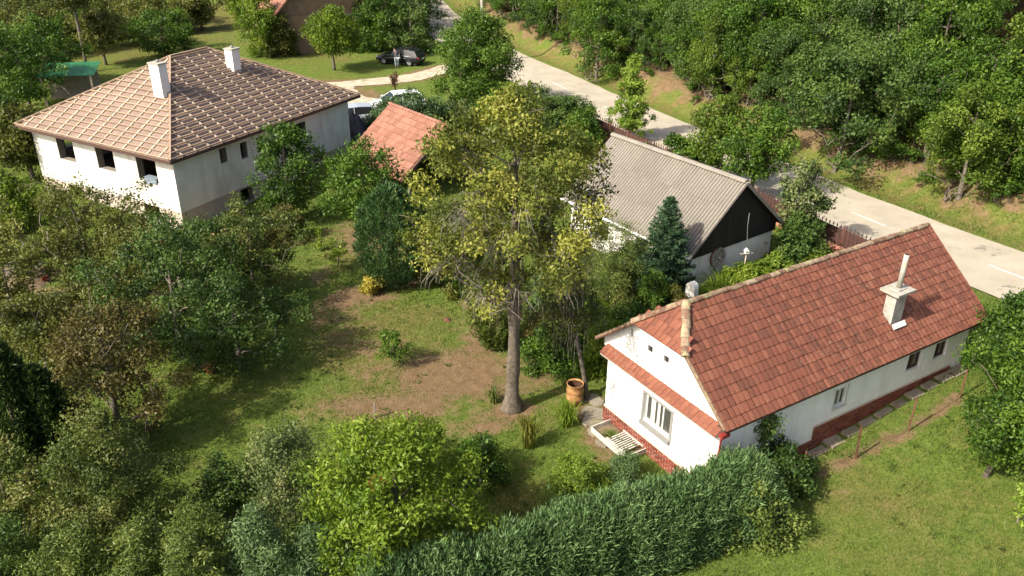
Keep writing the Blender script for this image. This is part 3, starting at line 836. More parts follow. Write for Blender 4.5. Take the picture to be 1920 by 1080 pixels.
# ------------------------------------------------------------------ big unfinished house with hipped, battened roof
def villa():
    root = empty('unfinished_house', (-17.44, 41.55, 0), math.pi / 2 - .501,
                 'large pale unfinished house with battened hipped roof and empty window openings', 'house')
    L, W, ze, zr = 15.53, 12.74, 3.675, 7.07
    o = .60
    a0, a1, b0, b1 = o, L - o, o, W - o
    H2 = W / 2
    k = (zr - ze) / H2
    fh = [(8.60, 10.04, 1.98, 3.22), (5.26, 6.72, 2.0, 3.24), (1.94, 3.46, 1.98, 3.26), (8.68, 9.85, -.35, .47), (2.34, 3.55, -.40, .56)]
    rh = [(3.78, 4.3, 2.37, 3.2), (5.31, 5.84, 2.18, 3.12), (6.6, 7.1, 2.18, 3.08), (9.9, 10.8, 2.04, 3.05), (4.9, 5.84, -.42, .44)]
    zt = ze - .12
    mb = MB()
    t0 = .40
    wall(mb, 'x', a0, t0, b0, b1, .55, zt, [h for h in fh if h[3] > 1])
    wall(mb, 'y', b0, t0, a0 + t0, a1, .55, zt, [h for h in rh if h[3] > 1])
    wall(mb, 'y', b1 - t0, t0, a0 + t0, a1, .55, zt, [(2.2, 3.8, 1.9, 3.2), (6, 7.4, 2.0, 3.2)])
    wall(mb, 'x', a1 - t0, t0, b0 + t0, b1 - t0, .55, zt, [(3, 4.5, 2.0, 3.2), (8, 9.5, 2.0, 3.2)])
    mb.build('wall', M['wall_plaster'], root)
    mb = MB(); q = .035
    wall(mb, 'x', a0 + q, t0 - q, b0 + q, b1 - q, -1.6, .55, [h for h in fh if h[3] < 1])
    wall(mb, 'y', b0 + q, t0 - q, a0 + t0, a1 - q, -1.6, .55, [h for h in rh if h[3] < 1])
    wall(mb, 'y', b1 - t0, t0 - q, a0 + t0, a1 - q, -1.6, .55)
    wall(mb, 'x', a1 - t0, t0 - q, b0 + t0, b1 - t0, -1.6, .55)
    mb.build('base_wall', M['wall_raw'], root)
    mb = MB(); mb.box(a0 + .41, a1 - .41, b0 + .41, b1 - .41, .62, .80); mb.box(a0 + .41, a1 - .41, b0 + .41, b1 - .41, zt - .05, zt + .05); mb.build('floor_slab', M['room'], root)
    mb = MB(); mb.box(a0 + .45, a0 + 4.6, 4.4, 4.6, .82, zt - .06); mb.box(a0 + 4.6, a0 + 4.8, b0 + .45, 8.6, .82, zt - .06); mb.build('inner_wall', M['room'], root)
    for hh, ax in [(h, 'x') for h in fh if h[3] < 1] + [(h, 'y') for h in rh if h[3] > 1]:
        m = MB(); u0, u1, z0, z1 = hh
        if ax == 'x': m.box(a0 - .03, a0 + .14, u0 - .04, u1 + .04, z0 - .045, z0 - .003)
        else: m.box(u0 - .04, u1 + .04, b0 - .03, b0 + .14, z0 - .045, z0 - .003)
        m.build('window_sill', M['wall_grey'], root)
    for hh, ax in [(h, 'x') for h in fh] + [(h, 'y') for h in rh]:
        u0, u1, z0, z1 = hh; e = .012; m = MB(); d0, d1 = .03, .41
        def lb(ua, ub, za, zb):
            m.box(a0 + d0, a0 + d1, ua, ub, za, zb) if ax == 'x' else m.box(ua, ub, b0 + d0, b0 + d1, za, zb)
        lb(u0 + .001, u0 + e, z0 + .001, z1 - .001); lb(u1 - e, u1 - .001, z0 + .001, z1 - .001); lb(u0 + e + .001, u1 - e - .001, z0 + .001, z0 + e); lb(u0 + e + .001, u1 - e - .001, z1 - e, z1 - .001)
        m.build('window_reveal', M['reveal'], root)  # liner carries the shade of the opening in its colour
    # render streak band below the eaves on the front
    mb = MB(); mb.box(a0 - .02, a0 - .003, b0, b1, zt - .16, zt - .01); mb.box(a0, a1, b0 - .02, b0 - .003, zt - .16, zt - .01); mb.build('wall_plate', M['wall_grey'], root)
    # roof membrane
    A, B, C, D = (0, 0, ze), (L, 0, ze), (L, W, ze), (0, W, ze)
    E, F_ = (H2, H2, zr), (L - H2, H2, zr)
    mb = MB()
    for poly in ([A, B, F_, E], [D, A, E], [B, C, F_], [C, D, E, F_]): mb.add(poly, [tuple(range(len(poly)))])
    mb.add([A, B, C, D], [(3, 2, 1, 0)])
    roof = mb.build('roof', M['membrane'], root)
    mb = MB()
    mb.bar((0, 0, ze - .06), (L, 0, ze - .06), .03, .17); mb.bar((0, 0, ze - .06), (0, W, ze - .06), .03, .17)
    mb.bar((L, 0, ze - .06), (L, W, ze - .06), .03, .17); mb.bar((0, W, ze - .06), (L, W, ze - .06), .03, .17)
    mb.build('fascia', M['fascia'], root)
    sl = math.hypot(H2, zr - ze)
    cs = sl / H2
    rows = 19
    def slope(fr, wid, top_cut):
        st = wid / round(wid / .92)
        for c in range(1, round(wid / st)):
            u = st * c
            lim = min(u, wid - u) if top_cut is None else min(u, wid - u, H2)
            ln = min(lim, H2) * cs
            if ln < .5: continue
            mb = MB(); p = fr.p(u, .05, .030); q2 = fr.p(u, ln - .10, .030)
            mb.bar(p, q2, .10, .05, fr.n, rnd.random()); mb.build('counter_batten', M['wood_pale'], roof)
        for r in range(rows):
            v = .08 + r * (sl - .25) / (rows - 1)
            cut = v / cs
            if wid - 2 * cut < .3: continue
            mb = MB(); mb.bar(fr.p(cut + .06, v, .074 + .02), fr.p(wid - cut - .06, v, .074 + .02), .045, .075, fr.n, rnd.random()); mb.build('batten', M['wood_brown'], roof)
    slope(Frame(A, (1, 0, 0), (0, H2, zr - ze)), L, 1)
    slope(Frame(D, (0, -1, 0), (H2, 0, zr - ze)), W, None)
    slope(Frame(B, (0, 1, 0), (-H2, 0, zr - ze)), W, None)
    for p, q2 in ((A, E), (D, E), (B, F_), (E, F_)):
        mb = MB(); up = Vector((0, 0, 1)); mb.bar(Vector(p) + up * .09, Vector(q2) + up * .09, .11, .08); mb.build('hip_board', M['wood_brown'], roof)
    # chimneys
    def chim(x, y, w, d, ztop, cap):
        z0 = ze + k * min(x, y, W - y) - .4
        c = empty('chimney', (x, y, 0)); c.parent = root
        mb = MB(); mb.box(-w / 2, w / 2, -d / 2, d / 2, z0, ztop); mb.build('chimney_stack', M['wall_white'], c)
        mb = MB(); mb.box(-w / 2 - .05, w / 2 + .05, -d / 2 - .05, d / 2 + .05, ztop + .002, ztop + .07); mb.build('chimney_cap', M['concrete'], c)
        mb = MB(); mb.tube([(.05, 0, ztop + .07), (.05, 0, ztop + .2)], .09, 8); mb.build('flue_pipe', M['frame_grey'], c, True)
    chim(3.78, 4.36, .55, .75, 7.43, .1)
    chim(9.3, 4.45, .60, .60, 7.23, .1)
    # bundle of sheeting hanging over the right front sill
    mb = MB()
    mb.prism([(a0 - .06, 2.0, 2.12), (a0 - .06, 3.1, 2.12), (a0 - .09, 2.95, 1.86), (a0 - .12, 2.62, 1.72), (a0 - .10, 2.45, 1.95), (a0 - .08, 2.1, 1.9)], (.05, 0, 0))
    mb.box(a0 - .08, a0 + .3, 2.05, 3.0, 2.11, 2.2)
    tag(mb.build('window_cloth', M['cloth_blue'], root))
    return root
villa()

# ------------------------------------------------------------------ cottage with corrugated roof and dark boarded gable
def cottage():
    root = empty('cottage', (7.80, 34.17, 0), math.pi / 2 + .650,
                 'white cottage with grey corrugated roof and dark boarded gable', 'house')
    # local x along the ridge (away), local y toward the garden is positive, road side negative
    L, W, ze, zr = 8.72, 6.62, 2.057, 4.845
    mb = MB()
    y0, y1 = -W + .40, -.40
    x0 = .30
    wall(mb, 'x', x0, .35, y0, y1, -.4, 1.72)
    wall(mb, 'y', y1 - .35, .35, x0 + .35, L - .3, -.4, 1.98, [(3.0, 3.7, .7, 1.6), (5.6, 6.4, .7, 1.6)])
    wall(mb, 'y', y0, .35, x0 + .35, L - .3, -.4, 1.98)
    wall(mb, 'x', L - .65, .35, y0 + .35, y1 - .35, -.4, 1.98)
    mb.build('wall', M['wall_grey'], root)
    for (a, b, c, d) in ((3.0, 3.7, .7, 1.6), (5.6, 6.4, .7, 1.6)):
        m = MB(); m.box(a, b, y1 - .2, y1 - .17, c, d); g = m.build('window', M['glass_dark'], root)
    # boarded gable
    k = (zr - ze) / (W / 2)
    n = 24; bw = (W - .5) / n
    for q in range(n):
        a = -W + .25 + q * bw; b = a + bw - .012
        za = min(zr - .12, ze - .10 + k * min(-a, W + a)); zb = min(zr - .12, ze - .10 + k * min(-b, W + b))
        m = MB(); d = rnd.uniform(0, .012)
        m.prism([(x0 - .03 - d, a, 1.722), (x0 - .03 - d, b, 1.722), (x0 - .03 - d, b, max(1.74, zb)), (x0 - .03 - d, a, max(1.74, za))], (.04, 0, 0), rnd.random())
        m.build('plank', M['shaded_board'], root)
    m = MB(); m.prism([(x0 + .02, -W + .3, 1.725), (x0 + .02, -.3, 1.725), (x0 + .02, -W / 2, zr - .2)], (.03, 0, 0)); m.prism([(L - .4, -W + .3, 1.9), (L - .4, -.3, 1.9), (L - .4, -W / 2, zr - .2)], (.05, 0, 0)); m.build('gable_backing', M['shaded_board'], root)
    # corrugated sheets
    sl = math.hypot(W / 2, zr - ze)
    cols, rws = 10, 3
    sw = L / cols; sh = sl / rws
    mes = []
    for q in range(6):
        mb = MB(); nw = 5; seg = 8
        pts = []
        for e in range(nw * seg + seg // 2 + 1):
            x = sw * e / (nw * seg); pts.append((x, .034 * math.cos(2 * math.pi * e / seg)))
        vs = [(x, 0, z) for x, z in pts] + [(x, sh + .10, z) for x, z in pts]
        m_ = len(pts)
        for e in range(m_ - 1): pass
        mb.add(vs, [(e, e + 1, m_ + e + 1, m_ + e) for e in range(m_ - 1)], q / 5)
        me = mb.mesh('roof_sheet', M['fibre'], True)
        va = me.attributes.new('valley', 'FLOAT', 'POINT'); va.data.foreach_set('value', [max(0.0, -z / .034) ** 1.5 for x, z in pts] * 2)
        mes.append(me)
    fr1 = Frame((L, 0, ze), (-1, 0, 0), (0, -W / 2, zr - ze))
    fr2 = Frame((0, -W, ze), (1, 0, 0), (0, W / 2, zr - ze))
    for fr in (fr1, fr2):
        for r in range(rws):
            for c in range(cols):
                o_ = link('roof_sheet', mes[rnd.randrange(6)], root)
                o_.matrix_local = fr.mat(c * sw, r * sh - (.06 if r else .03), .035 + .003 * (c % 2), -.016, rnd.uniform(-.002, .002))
    mb = MB()
    for fr in (fr1, fr2):
        mb.prism([fr.p(.05, .05, -.03), fr.p(L - .05, .05, -.03), fr.p(L - .05, sl - .02, -.03), fr.p(.05, sl - .02, -.03)], fr.n * -.05)
    mb.build('roof_deck', M['shaded_board'], root)
    n = 9
    for e in range(n):
        mb = MB(); half_tube(mb, (L * e / n, -W / 2, zr + .02), (L * (e + 1.04) / n, -W / 2, zr + .02), .17, .16, 6, (0, 0, 1), rnd.random()); mb.build('ridge_cap', M['fibre'], root)
    mb = MB()
    mb.bar((-.03, -.02, ze - .02), (-.03, -W / 2, zr - .02), .04, .15); mb.bar((-.03, -W + .02, ze - .02), (-.03, -W / 2, zr - .02), .04, .15)
    mb.build('bargeboard', M['wood_grey'], root)
    mb = MB(); mb.tube([(-.1, .08, ze - .02), (L, .08, ze + .05)], .065, 8); mb.build('gutter', M['metal_pale'], root, True)
    mb = MB(); mb.tube([(.05, .10, ze - .03), (.08, .12, ze - .25), (.62, .72, ze - .62), (.66, .80, ze - .72), (.66, .80, .2)], .05, 8); mb.build('downpipe', M['metal_pale'], root, True)
    # white corner buttress and garden wall end
    return root
cottage()

# ------------------------------------------------------------------ tiled shed
def shed():
    root = empty('shed', (-3.67, 47.52, 0), math.pi / 2 + .706, 'open shed with orange-red tiled roof next to the unfinished house', 'shed')
    L, w, ze, zr = 6.16, 3.315, 1.345, 3.912
    sl = math.hypot(w, zr - ze)
    fr1 = Frame((L, w, ze), (-1, 0, 0), (0, -w, zr - ze)); fr2 = Frame((0, -w, ze), (1, 0, 0), (0, w, zr - ze))
    mb = MB()
    for fr in (fr1, fr2): mb.prism([fr.p(.03, .03, 0), fr.p(L - .03, .03, 0), fr.p(L - .03, sl - .01, 0), fr.p(.03, sl - .01, 0)], fr.n * -.06)
    roof = mb.build('roof', M['deck'], root)
    tw = .27; rows = 10; cr = sl / rows
    mes = []
    for q in range(10):
        tb = MB(); ww = tw - .006
        xs = [-ww / 2, -ww / 4, 0, ww / 4, ww / 2]; zz = [.0, .03, .03, .0, -.005]
        lo = [(x, 0, z) for x, z in zip(xs, zz)]; hi = [(x, cr + .08, z) for x, z in zip(xs, zz)]
        vs = lo + hi + [(xs[0], 0, -.035), (xs[4], 0, -.035)]
        tb.add(vs, [(0, 1, 6, 5), (1, 2, 7, 6), (2, 3, 8, 7), (3, 4, 9, 8), (10, 11, 4, 3, 2, 1, 0)], q / 9)
        mes.append(tb)
    me_ = [t.mesh('tile', M['tile_new']) for t in mes]
    rest = MB()
    for fi, fr in enumerate((fr1, fr2)):
        for r in range(rows):
            for c in range(int(L / tw)):
                m = fr.mat(tw * (c + .5), r * cr - .02 + rnd.uniform(-.008, .008), .06, -.09 + rnd.uniform(-.01, .01), rnd.uniform(-.012, .012)); q = rnd.randrange(10)
                if fi == 0: link('tile', me_[q], root).matrix_local = m
                else: rest.add([m @ Vector(v) for v in mes[q].v], mes[q].f, mes[q].t[0])
    tag(rest.build('roof_tile', M['tile_new'], root), kind='stuff')
    for e in range(16):
        mb = MB(); half_tube(mb, (L * e / 16, 0, zr + .04), (L * (e + 1.06) / 16, 0, zr + .04), .13, .12, 6, (0, 0, 1), rnd.random()); mb.build('ridge_tile', M['tile_new'], root)
    mb = MB()
    wall(mb, 'y', -w + .5, .2, .3, L - .3, -.5, 1.6); wall(mb, 'x', L - .6, .2, -w + .7, w - 1.2, -.5, 1.6)
    mb.build('wall', M['wall_raw'], root)
    for px_ in (.35, L / 2, L - .35):
        mb = MB(); mb.box(px_ - .08, px_ + .08, w - .75, w - .6, -.5, ze + .22); mb.build('post', M['wood_grey'], root)
    mb = MB(); mb.bar((.1, w - .04, ze - .02), (L - .1, w - .04, ze - .02), .03, .12); mb.bar((-.02, w, ze), (-.02, 0, zr), .04, .14); mb.build('fascia', M['fascia'], root)
    return root
shed()

# ------------------------------------------------------------------ barn at the top of the picture
def barn():
    x, y, z = (-19.15, 85.57, -0.00)
    root = empty('barn', (x, y, 0), 0.50, 'brown barn with orange tile roof and dark open doorway', 'barn')
    mb = MB(); wall(mb, 'y', 0, .4, -4.2, 5.5, -.3, 3.6, [(1.6, 3.6, -.3, 3.3)]); wall(mb, 'x', -4.2, .4, .4, 8, -.3, 3.6); wall(mb, 'x', 5.1, .4, .4, 8, -.3, 3.6); wall(mb, 'y', 7.6, .4, -3.8, 5.1, -.3, 3.6)
    mb.prism([(-4.2, .2, 3.6), (5.5, .2, 3.6), (.65, .2, 8.5)], (0, .2, 0)); mb.build('wall', M['barn_wall'], root)
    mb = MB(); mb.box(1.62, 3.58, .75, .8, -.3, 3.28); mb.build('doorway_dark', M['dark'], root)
    mb = MB(); mb.bar((1.45, -.06, 3.4), (3.75, -.06, 3.4), .14, .2); mb.bar((-4.1, -.04, 1.9), (1.3, -.04, 1.9), .05, .14); mb.build('beam', M['wood_grey'], root)
    for sgn in (-1, 1):
        u = Vector((sgn * 5.4, 0, -5.5)); e0 = Vector((.65, -.5, 8.75))
        mb = MB(); mb.prism([e0, e0 + u, e0 + u + Vector((0, 9, 0)), e0 + Vector((0, 9, 0))], (0, 0, -.12)); rf = mb.build('roof', M['tile_new'], root)
        tb = MB()
        for r in range(16):
            for c in range(26):
                p = e0 + u * ((r + .5) / 16) + Vector((0, .17 + c * .345, .03)); d = u.normalized()
                q0 = p - d * .22; q1 = p + d * .22
                tb.prism([q0 + Vector((0, -.16, .02)), q0 + Vector((0, .16, .02)), q1 + Vector((0, .16, .06)), q1 + Vector((0, -.16, .06))], (0, 0, .02), rnd.random())
        tag(tb.build('roof_tile', M['tile_new'], root), kind='stuff')
    return root
barn()

# ------------------------------------------------------------------ vegetation builders
def unit(v): return v / np.maximum(np.linalg.norm(v, axis=1), 1e-9)[:, None]

def leaf_quads(pos, tan, nrm, ln, wd, bend=.18):
    """diamond leaves creased along the middle; returns verts, quads"""
    tan = unit(tan); b = unit(np.cross(nrm, tan)); n = np.cross(tan, b)
    ln = np.asarray(ln)[:, None]; wd = np.asarray(wd)[:, None]
    p0 = pos - tan * ln * .5; p2 = pos + tan * ln * .5 - n * ln * .12
    p1 = pos + b * wd * .5 + n * ln * bend * .5; p3 = pos - b * wd * .5 + n * ln * bend * .5
    v = np.stack([p0, p1, p2, p3], 1).reshape(-1, 3)
    q = np.arange(len(pos) * 4).reshape(-1, 4)
    return v, q

PROF = {
    'round': lambda t: np.sqrt(np.clip(1 - np.where(t > .45, (t - .45) / .56, (.45 - t) / .56) ** 2, 0, 1)),
    'oval': lambda t: np.clip(np.sin(np.pi * np.clip(t * .93 + .06, 0, 1)), 0, 1) ** .6,
    'cone': lambda t: np.clip(1 - t, 0, 1) ** .85 * .95 + .05,
    'bush': lambda t: np.sqrt(np.clip(1 - (t / 1.02) ** 2.2, 0, 1)),
    'vase': lambda t: np.clip(.35 + .75 * t, 0, 1) * np.sqrt(np.clip(1 - np.clip((t - .62) / .40, 0, 1) ** 2, 0, 1)),
    'spread': lambda t: np.sqrt(np.clip(1 - np.where(t > .35, (t - .35) / .66, (.35 - t) / .37) ** 2, 0, 1)),
}

def clump_centres(rs, n, H, R_, zb, shape, lob, mind, shell=1.5):
    a, b, c, d = rs.rand(4) * 6.28
    out = []
    k = 0
    while len(out) < n and k < n * 40:
        k += 1
        t = rs.rand(); ph = rs.rand() * 6.283
        r = PROF[shape](np.array([t]))[0]
        L = 1 + lob * (math.sin(2 * ph + a + 3 * t) + math.sin(3 * ph + b - 4 * t) + .7 * math.sin(5 * ph + c + 6 * t)) / 2.4
        if rs.rand() > r * .85 + .12: continue
        f = 1 - .8 * rs.rand() ** shell
        if t > .8: f = rs.rand() ** .5
        p = np.array([math.cos(ph) * r * f * L * R_, math.sin(ph) * r * f * L * R_, zb + (H - zb) * t * (1 + .12 * lob * math.sin(3 * ph + d))])
        if out and np.min(np.sum((np.array(out) - p) ** 2 * [1, 1, 1.4], 1)) < mind ** 2:
            continue
        out.append(p)
    return np.array(out)

def skeleton(rs, centres, H, zb, tr, lean=(0, 0), top=.85, wob=.25, mat=None):
    """trunk and limbs reaching every clump; returns MB"""
    mb = MB()
    nt = 7
    th = H * top
    bx, by = rs.randn(2) * wob * .5
    tp = [np.array([lean[0] * (z / H) + bx * math.sin(3 * z / H), lean[1] * (z / H) + by * math.sin(4 * z / H + 1), z]) for z in np.linspace(-.25, th, nt)]
    nodes = list(tp); par = [-1] + list(range(nt - 1))
    order = np.argsort([np.hypot(c[0] - lean[0] * c[2] / H, c[1] - lean[1] * c[2] / H) + .25 * c[2] for c in centres])
    for ci in order:
        c = centres[ci]
        A = np.array(nodes)
        d = c - A
        dist = np.linalg.norm(d, axis=1)
        cost = dist + np.where(d[:, 2] < .25 * dist, 1.2 * (.25 * dist - d[:, 2]), 0) + np.where(A[:, 2] < zb * .6, 2.0, 0)
        j = int(np.argmin(cost))
        p = A[j]; last = j
        ns = max(2, min(4, int(dist[j] / .5)))
        for s in range(1, ns + 1):
            f = s / ns
            q = p + (c - p) * f + rs.randn(3) * .07 * dist[j] * (1 if s < ns else 0) + np.array([0, 0, .12 * dist[j] * math.sin(math.pi * f)])
            nodes.append(q); par.append(last); last = len(nodes) - 1
    cnt = np.ones(len(nodes))
    for i in range(len(nodes) - 1, 0, -1):
        if par[i] >= 0: cnt[par[i]] += cnt[i]
    rad = tr * np.clip((cnt / cnt[0]) ** .55, .06, 1)
    for i in range(nt): rad[i] = max(rad[i], tr * (1 - .75 * i / (nt - 1)))
    rad[0] = tr * 1.35
    if tr > .15:
        # old trunk: flared foot, uneven girth
        zs = np.linspace(0, nt - 1, 26); kz = np.minimum(zs.astype(int), nt - 2); fz = zs - kz
        pts = [tp[k] * (1 - f) + tp[k + 1] * f for k, f in zip(kz, fz)]
        rr = [(rad[k] * (1 - f) + rad[k + 1] * f) * (1 + .07 * rs.randn()) * (1 + .55 * math.exp(-max(0, p[2]) / .35)) for k, f, p in zip(kz, fz, pts)]
        n0 = len(mb.v); mb.tube([tuple(p) for p in pts], rr, 14)
        for i in range(n0, len(mb.v)):
            x, y, z = mb.v[i]; k = (i - n0) // 14; c = pts[min(k, 25)]; s = 1 + .10 * math.sin(4.0 * ((i - n0) % 14) + 1.3 * z) + .05 * rs.randn()
            mb.v[i] = (c[0] + (x - c[0]) * s, c[1] + (y - c[1]) * s, z)
    else:
        mb.tube([tuple(p) for p in tp], list(rad[:nt]), 9)
    for i in range(nt, len(nodes)):
        j = par[i]
        mb.tube([tuple(nodes[j]), tuple(nodes[i])], [min(rad[j], rad[i] * 1.6), rad[i]], 4 if rad[i] < .04 else 6, cap=False)
    return mb, nodes

def tree_geo(seed, H, R_, zb=.8, nc=90, lpc=160, ls=.16, cr=.55, shape='round', tr=.14, lean=(0, 0), flat=.75, lob=.3,
             asp=.55, up=.35, bare=0.0, lowbare=0.0, shell=1.5, top=.85, droop=0.0, clumpvar=.45):
    rs = np.random.RandomState(seed)
    C = clump_centres(rs, nc, H, R_, zb, shape, lob, cr * .62, shell)
    if lean != (0, 0): C[:, :2] += np.array(lean)[None, :] * (C[:, 2:3] / H)
    sk, nodes = skeleton(rs, C, H, zb, tr, lean, top)
    P, T_, Nn, TI, SZ = [], [], [], [], []
    ctr = np.array([lean[0] * .5, lean[1] * .5, zb + (H - zb) * .45])
    for c in C:
        if rs.rand() < bare + lowbare * max(0, 1 - (c[2] - zb) / (.5 * (H - zb))): continue
        s = cr * (.7 + .6 * rs.rand())
        n = int(lpc * (s / cr) ** 2 * (.75 + .5 * rs.rand()))
        d = unit(rs.randn(n, 3))
        rad = s * (.35 + .65 * rs.rand(n) ** .5) * (1 + .25 * rs.randn(n))
        # clump broken into a few sub-sprigs so its edge is ragged
        sub = unit(rs.randn(7, 3)) * s * .35
        p = c + d * rad[:, None] * np.array([1, 1, flat]) * .8 + sub[rs.randint(0, 7, n)]
        outw = unit((c - ctr)[None, :])
        nr = d * .55 + outw * .35 + rs.randn(n, 3) * .55 + np.array([0, 0, up])
        tg = rs.randn(n, 3) + d * .6 + np.array([0, 0, -droop])
        ct = rs.rand()
        P.append(p); Nn.append(nr); T_.append(tg)
        TI.append(np.clip(.5 + (ct - .5) * clumpvar * 2 + rs.randn(n) * .17, 0, 1))
        SZ.append(ls * (.6 + .8 * rs.rand(n)))
    P = np.vstack(P); T_ = np.vstack(T_); Nn = unit(np.vstack(Nn)); TI = np.concatenate(TI); SZ = np.concatenate(SZ)
    P[:, 2] = np.maximum(P[:, 2], .04)
    v, q = leaf_quads(P, T_, Nn, SZ, SZ * asp)
    return sk, v, q, TI, nodes

def spray_geo(seed, pts, dirs, n_per, ln, wd, spread=.35, jit=.1, tvar=.2, ttint=None):
    """sprays: each a fan of narrow upright leaflets (thuja, juniper, long grass)"""
    rs = np.random.RandomState(seed)
    m = len(pts)
    base = np.repeat(pts, n_per, 0) + rs.randn(m * n_per, 3) * jit
    d = np.repeat(dirs, n_per, 0) + rs.randn(m * n_per, 3) * spread
    d = unit(d)
    L = ln * (.55 + .9 * rs.rand(m * n_per))
    nr = unit(rs.randn(m * n_per, 3) + np.array([0, 0, .5]))
    ti = np.clip((np.repeat(rs.rand(m) if ttint is None else ttint, n_per) - .5) * .8 + .5 + rs.randn(m * n_per) * tvar * .8, 0, 1)
    v, q = leaf_quads(base + d * (L * .4)[:, None], d, nr, L, wd * (.7 + .6 * rs.rand(m * n_per)), .1)
    return v, q, ti

def column_geo(seed, H, R_, shape='oval', n=900, npl=5, ln=.30, wd=.07, up=1.0, out=.5, tips=0):
    rs = np.random.RandomState(seed)
    t = rs.rand(n) ** .9; ph = rs.rand(n) * 6.283
    a, b = rs.rand(2) * 6.28
    r = PROF[shape](t) * R_ * (1 + .16 * np.sin(4 * ph + a + 5 * t) + .10 * np.sin(7 * ph + b - 9 * t)) * (1 - .45 * rs.rand(n) ** 2.2)
    p = np.stack([np.cos(ph) * r, np.sin(ph) * r, t * H * .97 + .02], 1)
    d = np.stack([np.cos(ph) * out, np.sin(ph) * out, np.full(n, up)], 1)
    tt = .5 + .25 * np.sin(3 * ph + a) * np.sin(6 * t + b) + rs.randn(n) * .2
    return spray_geo(seed + 1, p, unit(d), npl, ln, wd, .35, .06, .2, tt)

def spruce_geo(seed, H, R_, whorls=22):
    rs = np.random.RandomState(seed)
    mb = MB(); mb.tube([(0, 0, -.2), (0, 0, H * .5), (0, 0, H * .97)], [.10, .06, .015], 8)
    P, D, TT = [], [], []
    for w in range(whorls):
        f = w / (whorls - 1)
        z = .25 + (H - .3) * f ** .95
        L = R_ * (1 - f) ** .8 + .08
        nb = 9 if f < .7 else 6
        o = rs.rand() * 6.28
        for k in range(nb):
            a = o + 6.283 * k / nb + rs.randn() * .15
            l = L * (.8 + .4 * rs.rand())
            s = np.linspace(.12, 1, max(4, int(l / .085)))
            rise = (-.30 + .55 * f)
            q = np.stack([np.cos(a) * l * s, np.sin(a) * l * s, z + l * (rise * s + .22 * s ** 3)], 1)
            mb.tube([tuple(q[0]), tuple(q[len(q) // 2]), tuple(q[-1])], [.02, .012, .006], 4, cap=False)
            side = np.array([-math.sin(a), math.cos(a), 0])
            axis = np.array([math.cos(a), math.sin(a), rise + .3])
            ct = rs.rand()
            for sg in (-1, 1, 0):
                wlen = .20 * (1.25 - s)[:, None] * l
                pts = q + sg * side * wlen * rs.rand(len(s), 1)
                P.append(pts); D.append(np.repeat((axis * .8 + side * sg * .7)[None], len(s), 0)); TT.append(np.full(len(s), .3 + .4 * ct))
    P = np.vstack(P); D = unit(np.vstack(D)); TT = np.concatenate(TT)
    v, q, ti = spray_geo(seed + 5, P, D, 7, .16, .035, .45, .03, .2, TT)
    return mb, v, q, ti

def plant(name, label, cat, loc, parts, rz=0.0, group=None, scale=None):
    """parts: list of (part name, mesh)"""
    root = empty(name, loc, rz, label, cat, group)
    if scale: root.scale = scale
    for n_, me in parts: link(n_, me, root)
    return root

def seat(loc, dz=0.0):
    return (loc[0], loc[1], hz(loc[0], loc[1]) + dz)

def make_tree(name, label, spec, mat, seed, cat='tree', trunk_mat='bark', rz=0.0, group=None, **kw):
    loc, H, R_ = spec
    sk, v, q, ti, nodes = tree_geo(seed, H, R_, **kw)
    return plant(name, label, cat, seat(loc), [('trunk', sk.mesh('trunk', M[trunk_mat], True)), ('crown', np_mesh('crown', v, q, M[mat], True, ti))], rz, group)

def make_bush(name, label, spec, mat, seed, cat='shrub', **kw):
    a = dict(zb=.05, shape='bush', tr=.05, cr=.38, nc=60, lpc=165, ls=.11, lob=.4, top=.6)
    a.update(kw)
    return make_tree(name, label, spec, mat, seed, cat, **a)

def make_column(name, label, spec, mat, seed, cat='conifer', **kw):
    loc, H, R_ = spec
    v, q, ti = column_geo(seed, H, R_, **kw)
    tb = MB(); tb.tube([(0, 0, -.2), (0, 0, H * .8)], [.09, .02], 7)
    return plant(name, label, cat, seat(loc), [('trunk', tb.mesh('trunk', M['bark'], True)), ('crown', np_mesh('crown', v, q, M[mat], True, ti))])

def make_tuft(name, label, spec, mat, seed, cat='grass clump', n=26, npl=5, ln=None, wd=.035, out=.9):
    loc, H, R_ = spec
    rs = np.random.RandomState(seed)
    ph = rs.rand(n) * 6.283; r = R_ * .45 * rs.rand(n) ** .6
    p = np.stack([np.cos(ph) * r, np.sin(ph) * r, np.full(n, .02)], 1)
    ln = ln or H
    V = []; Q = []; TI = []
    k = 0
    for i in range(n * npl):
        j = i % n
        a = ph[j] + rs.randn() * .7; l = H * (.6 + .7 * rs.rand()); w = wd * (.7 + .6 * rs.rand())
        o = np.array([math.cos(a), math.sin(a), 0]); s = np.array([-o[1], o[0], 0]); lean = out * rs.rand() * R_
        b = p[j] + rs.randn(3) * [.04, .04, 0]
        pts = [b, b + o * lean * .35 + np.array([0, 0, l * .6]), b + o * lean + np.array([0, 0, l * .85]), b + o * lean * 1.5 + np.array([0, 0, l * .62])]
        ws = [w, w, w * .7, .004]
        for pp, ww in zip(pts, ws): V += [pp - s * ww / 2, pp + s * ww / 2]
        for e in range(3): Q.append([k + 2 * e, k + 2 * e + 1, k + 2 * e + 3, k + 2 * e + 2]); TI.append(np.clip(.5 + rs.randn() * .25, 0, 1))
        k += 8
    return plant(name, label, cat, seat(loc), [('leaves', np_mesh('leaves', np.array(V), np.array(Q), M[mat], True, TI))])

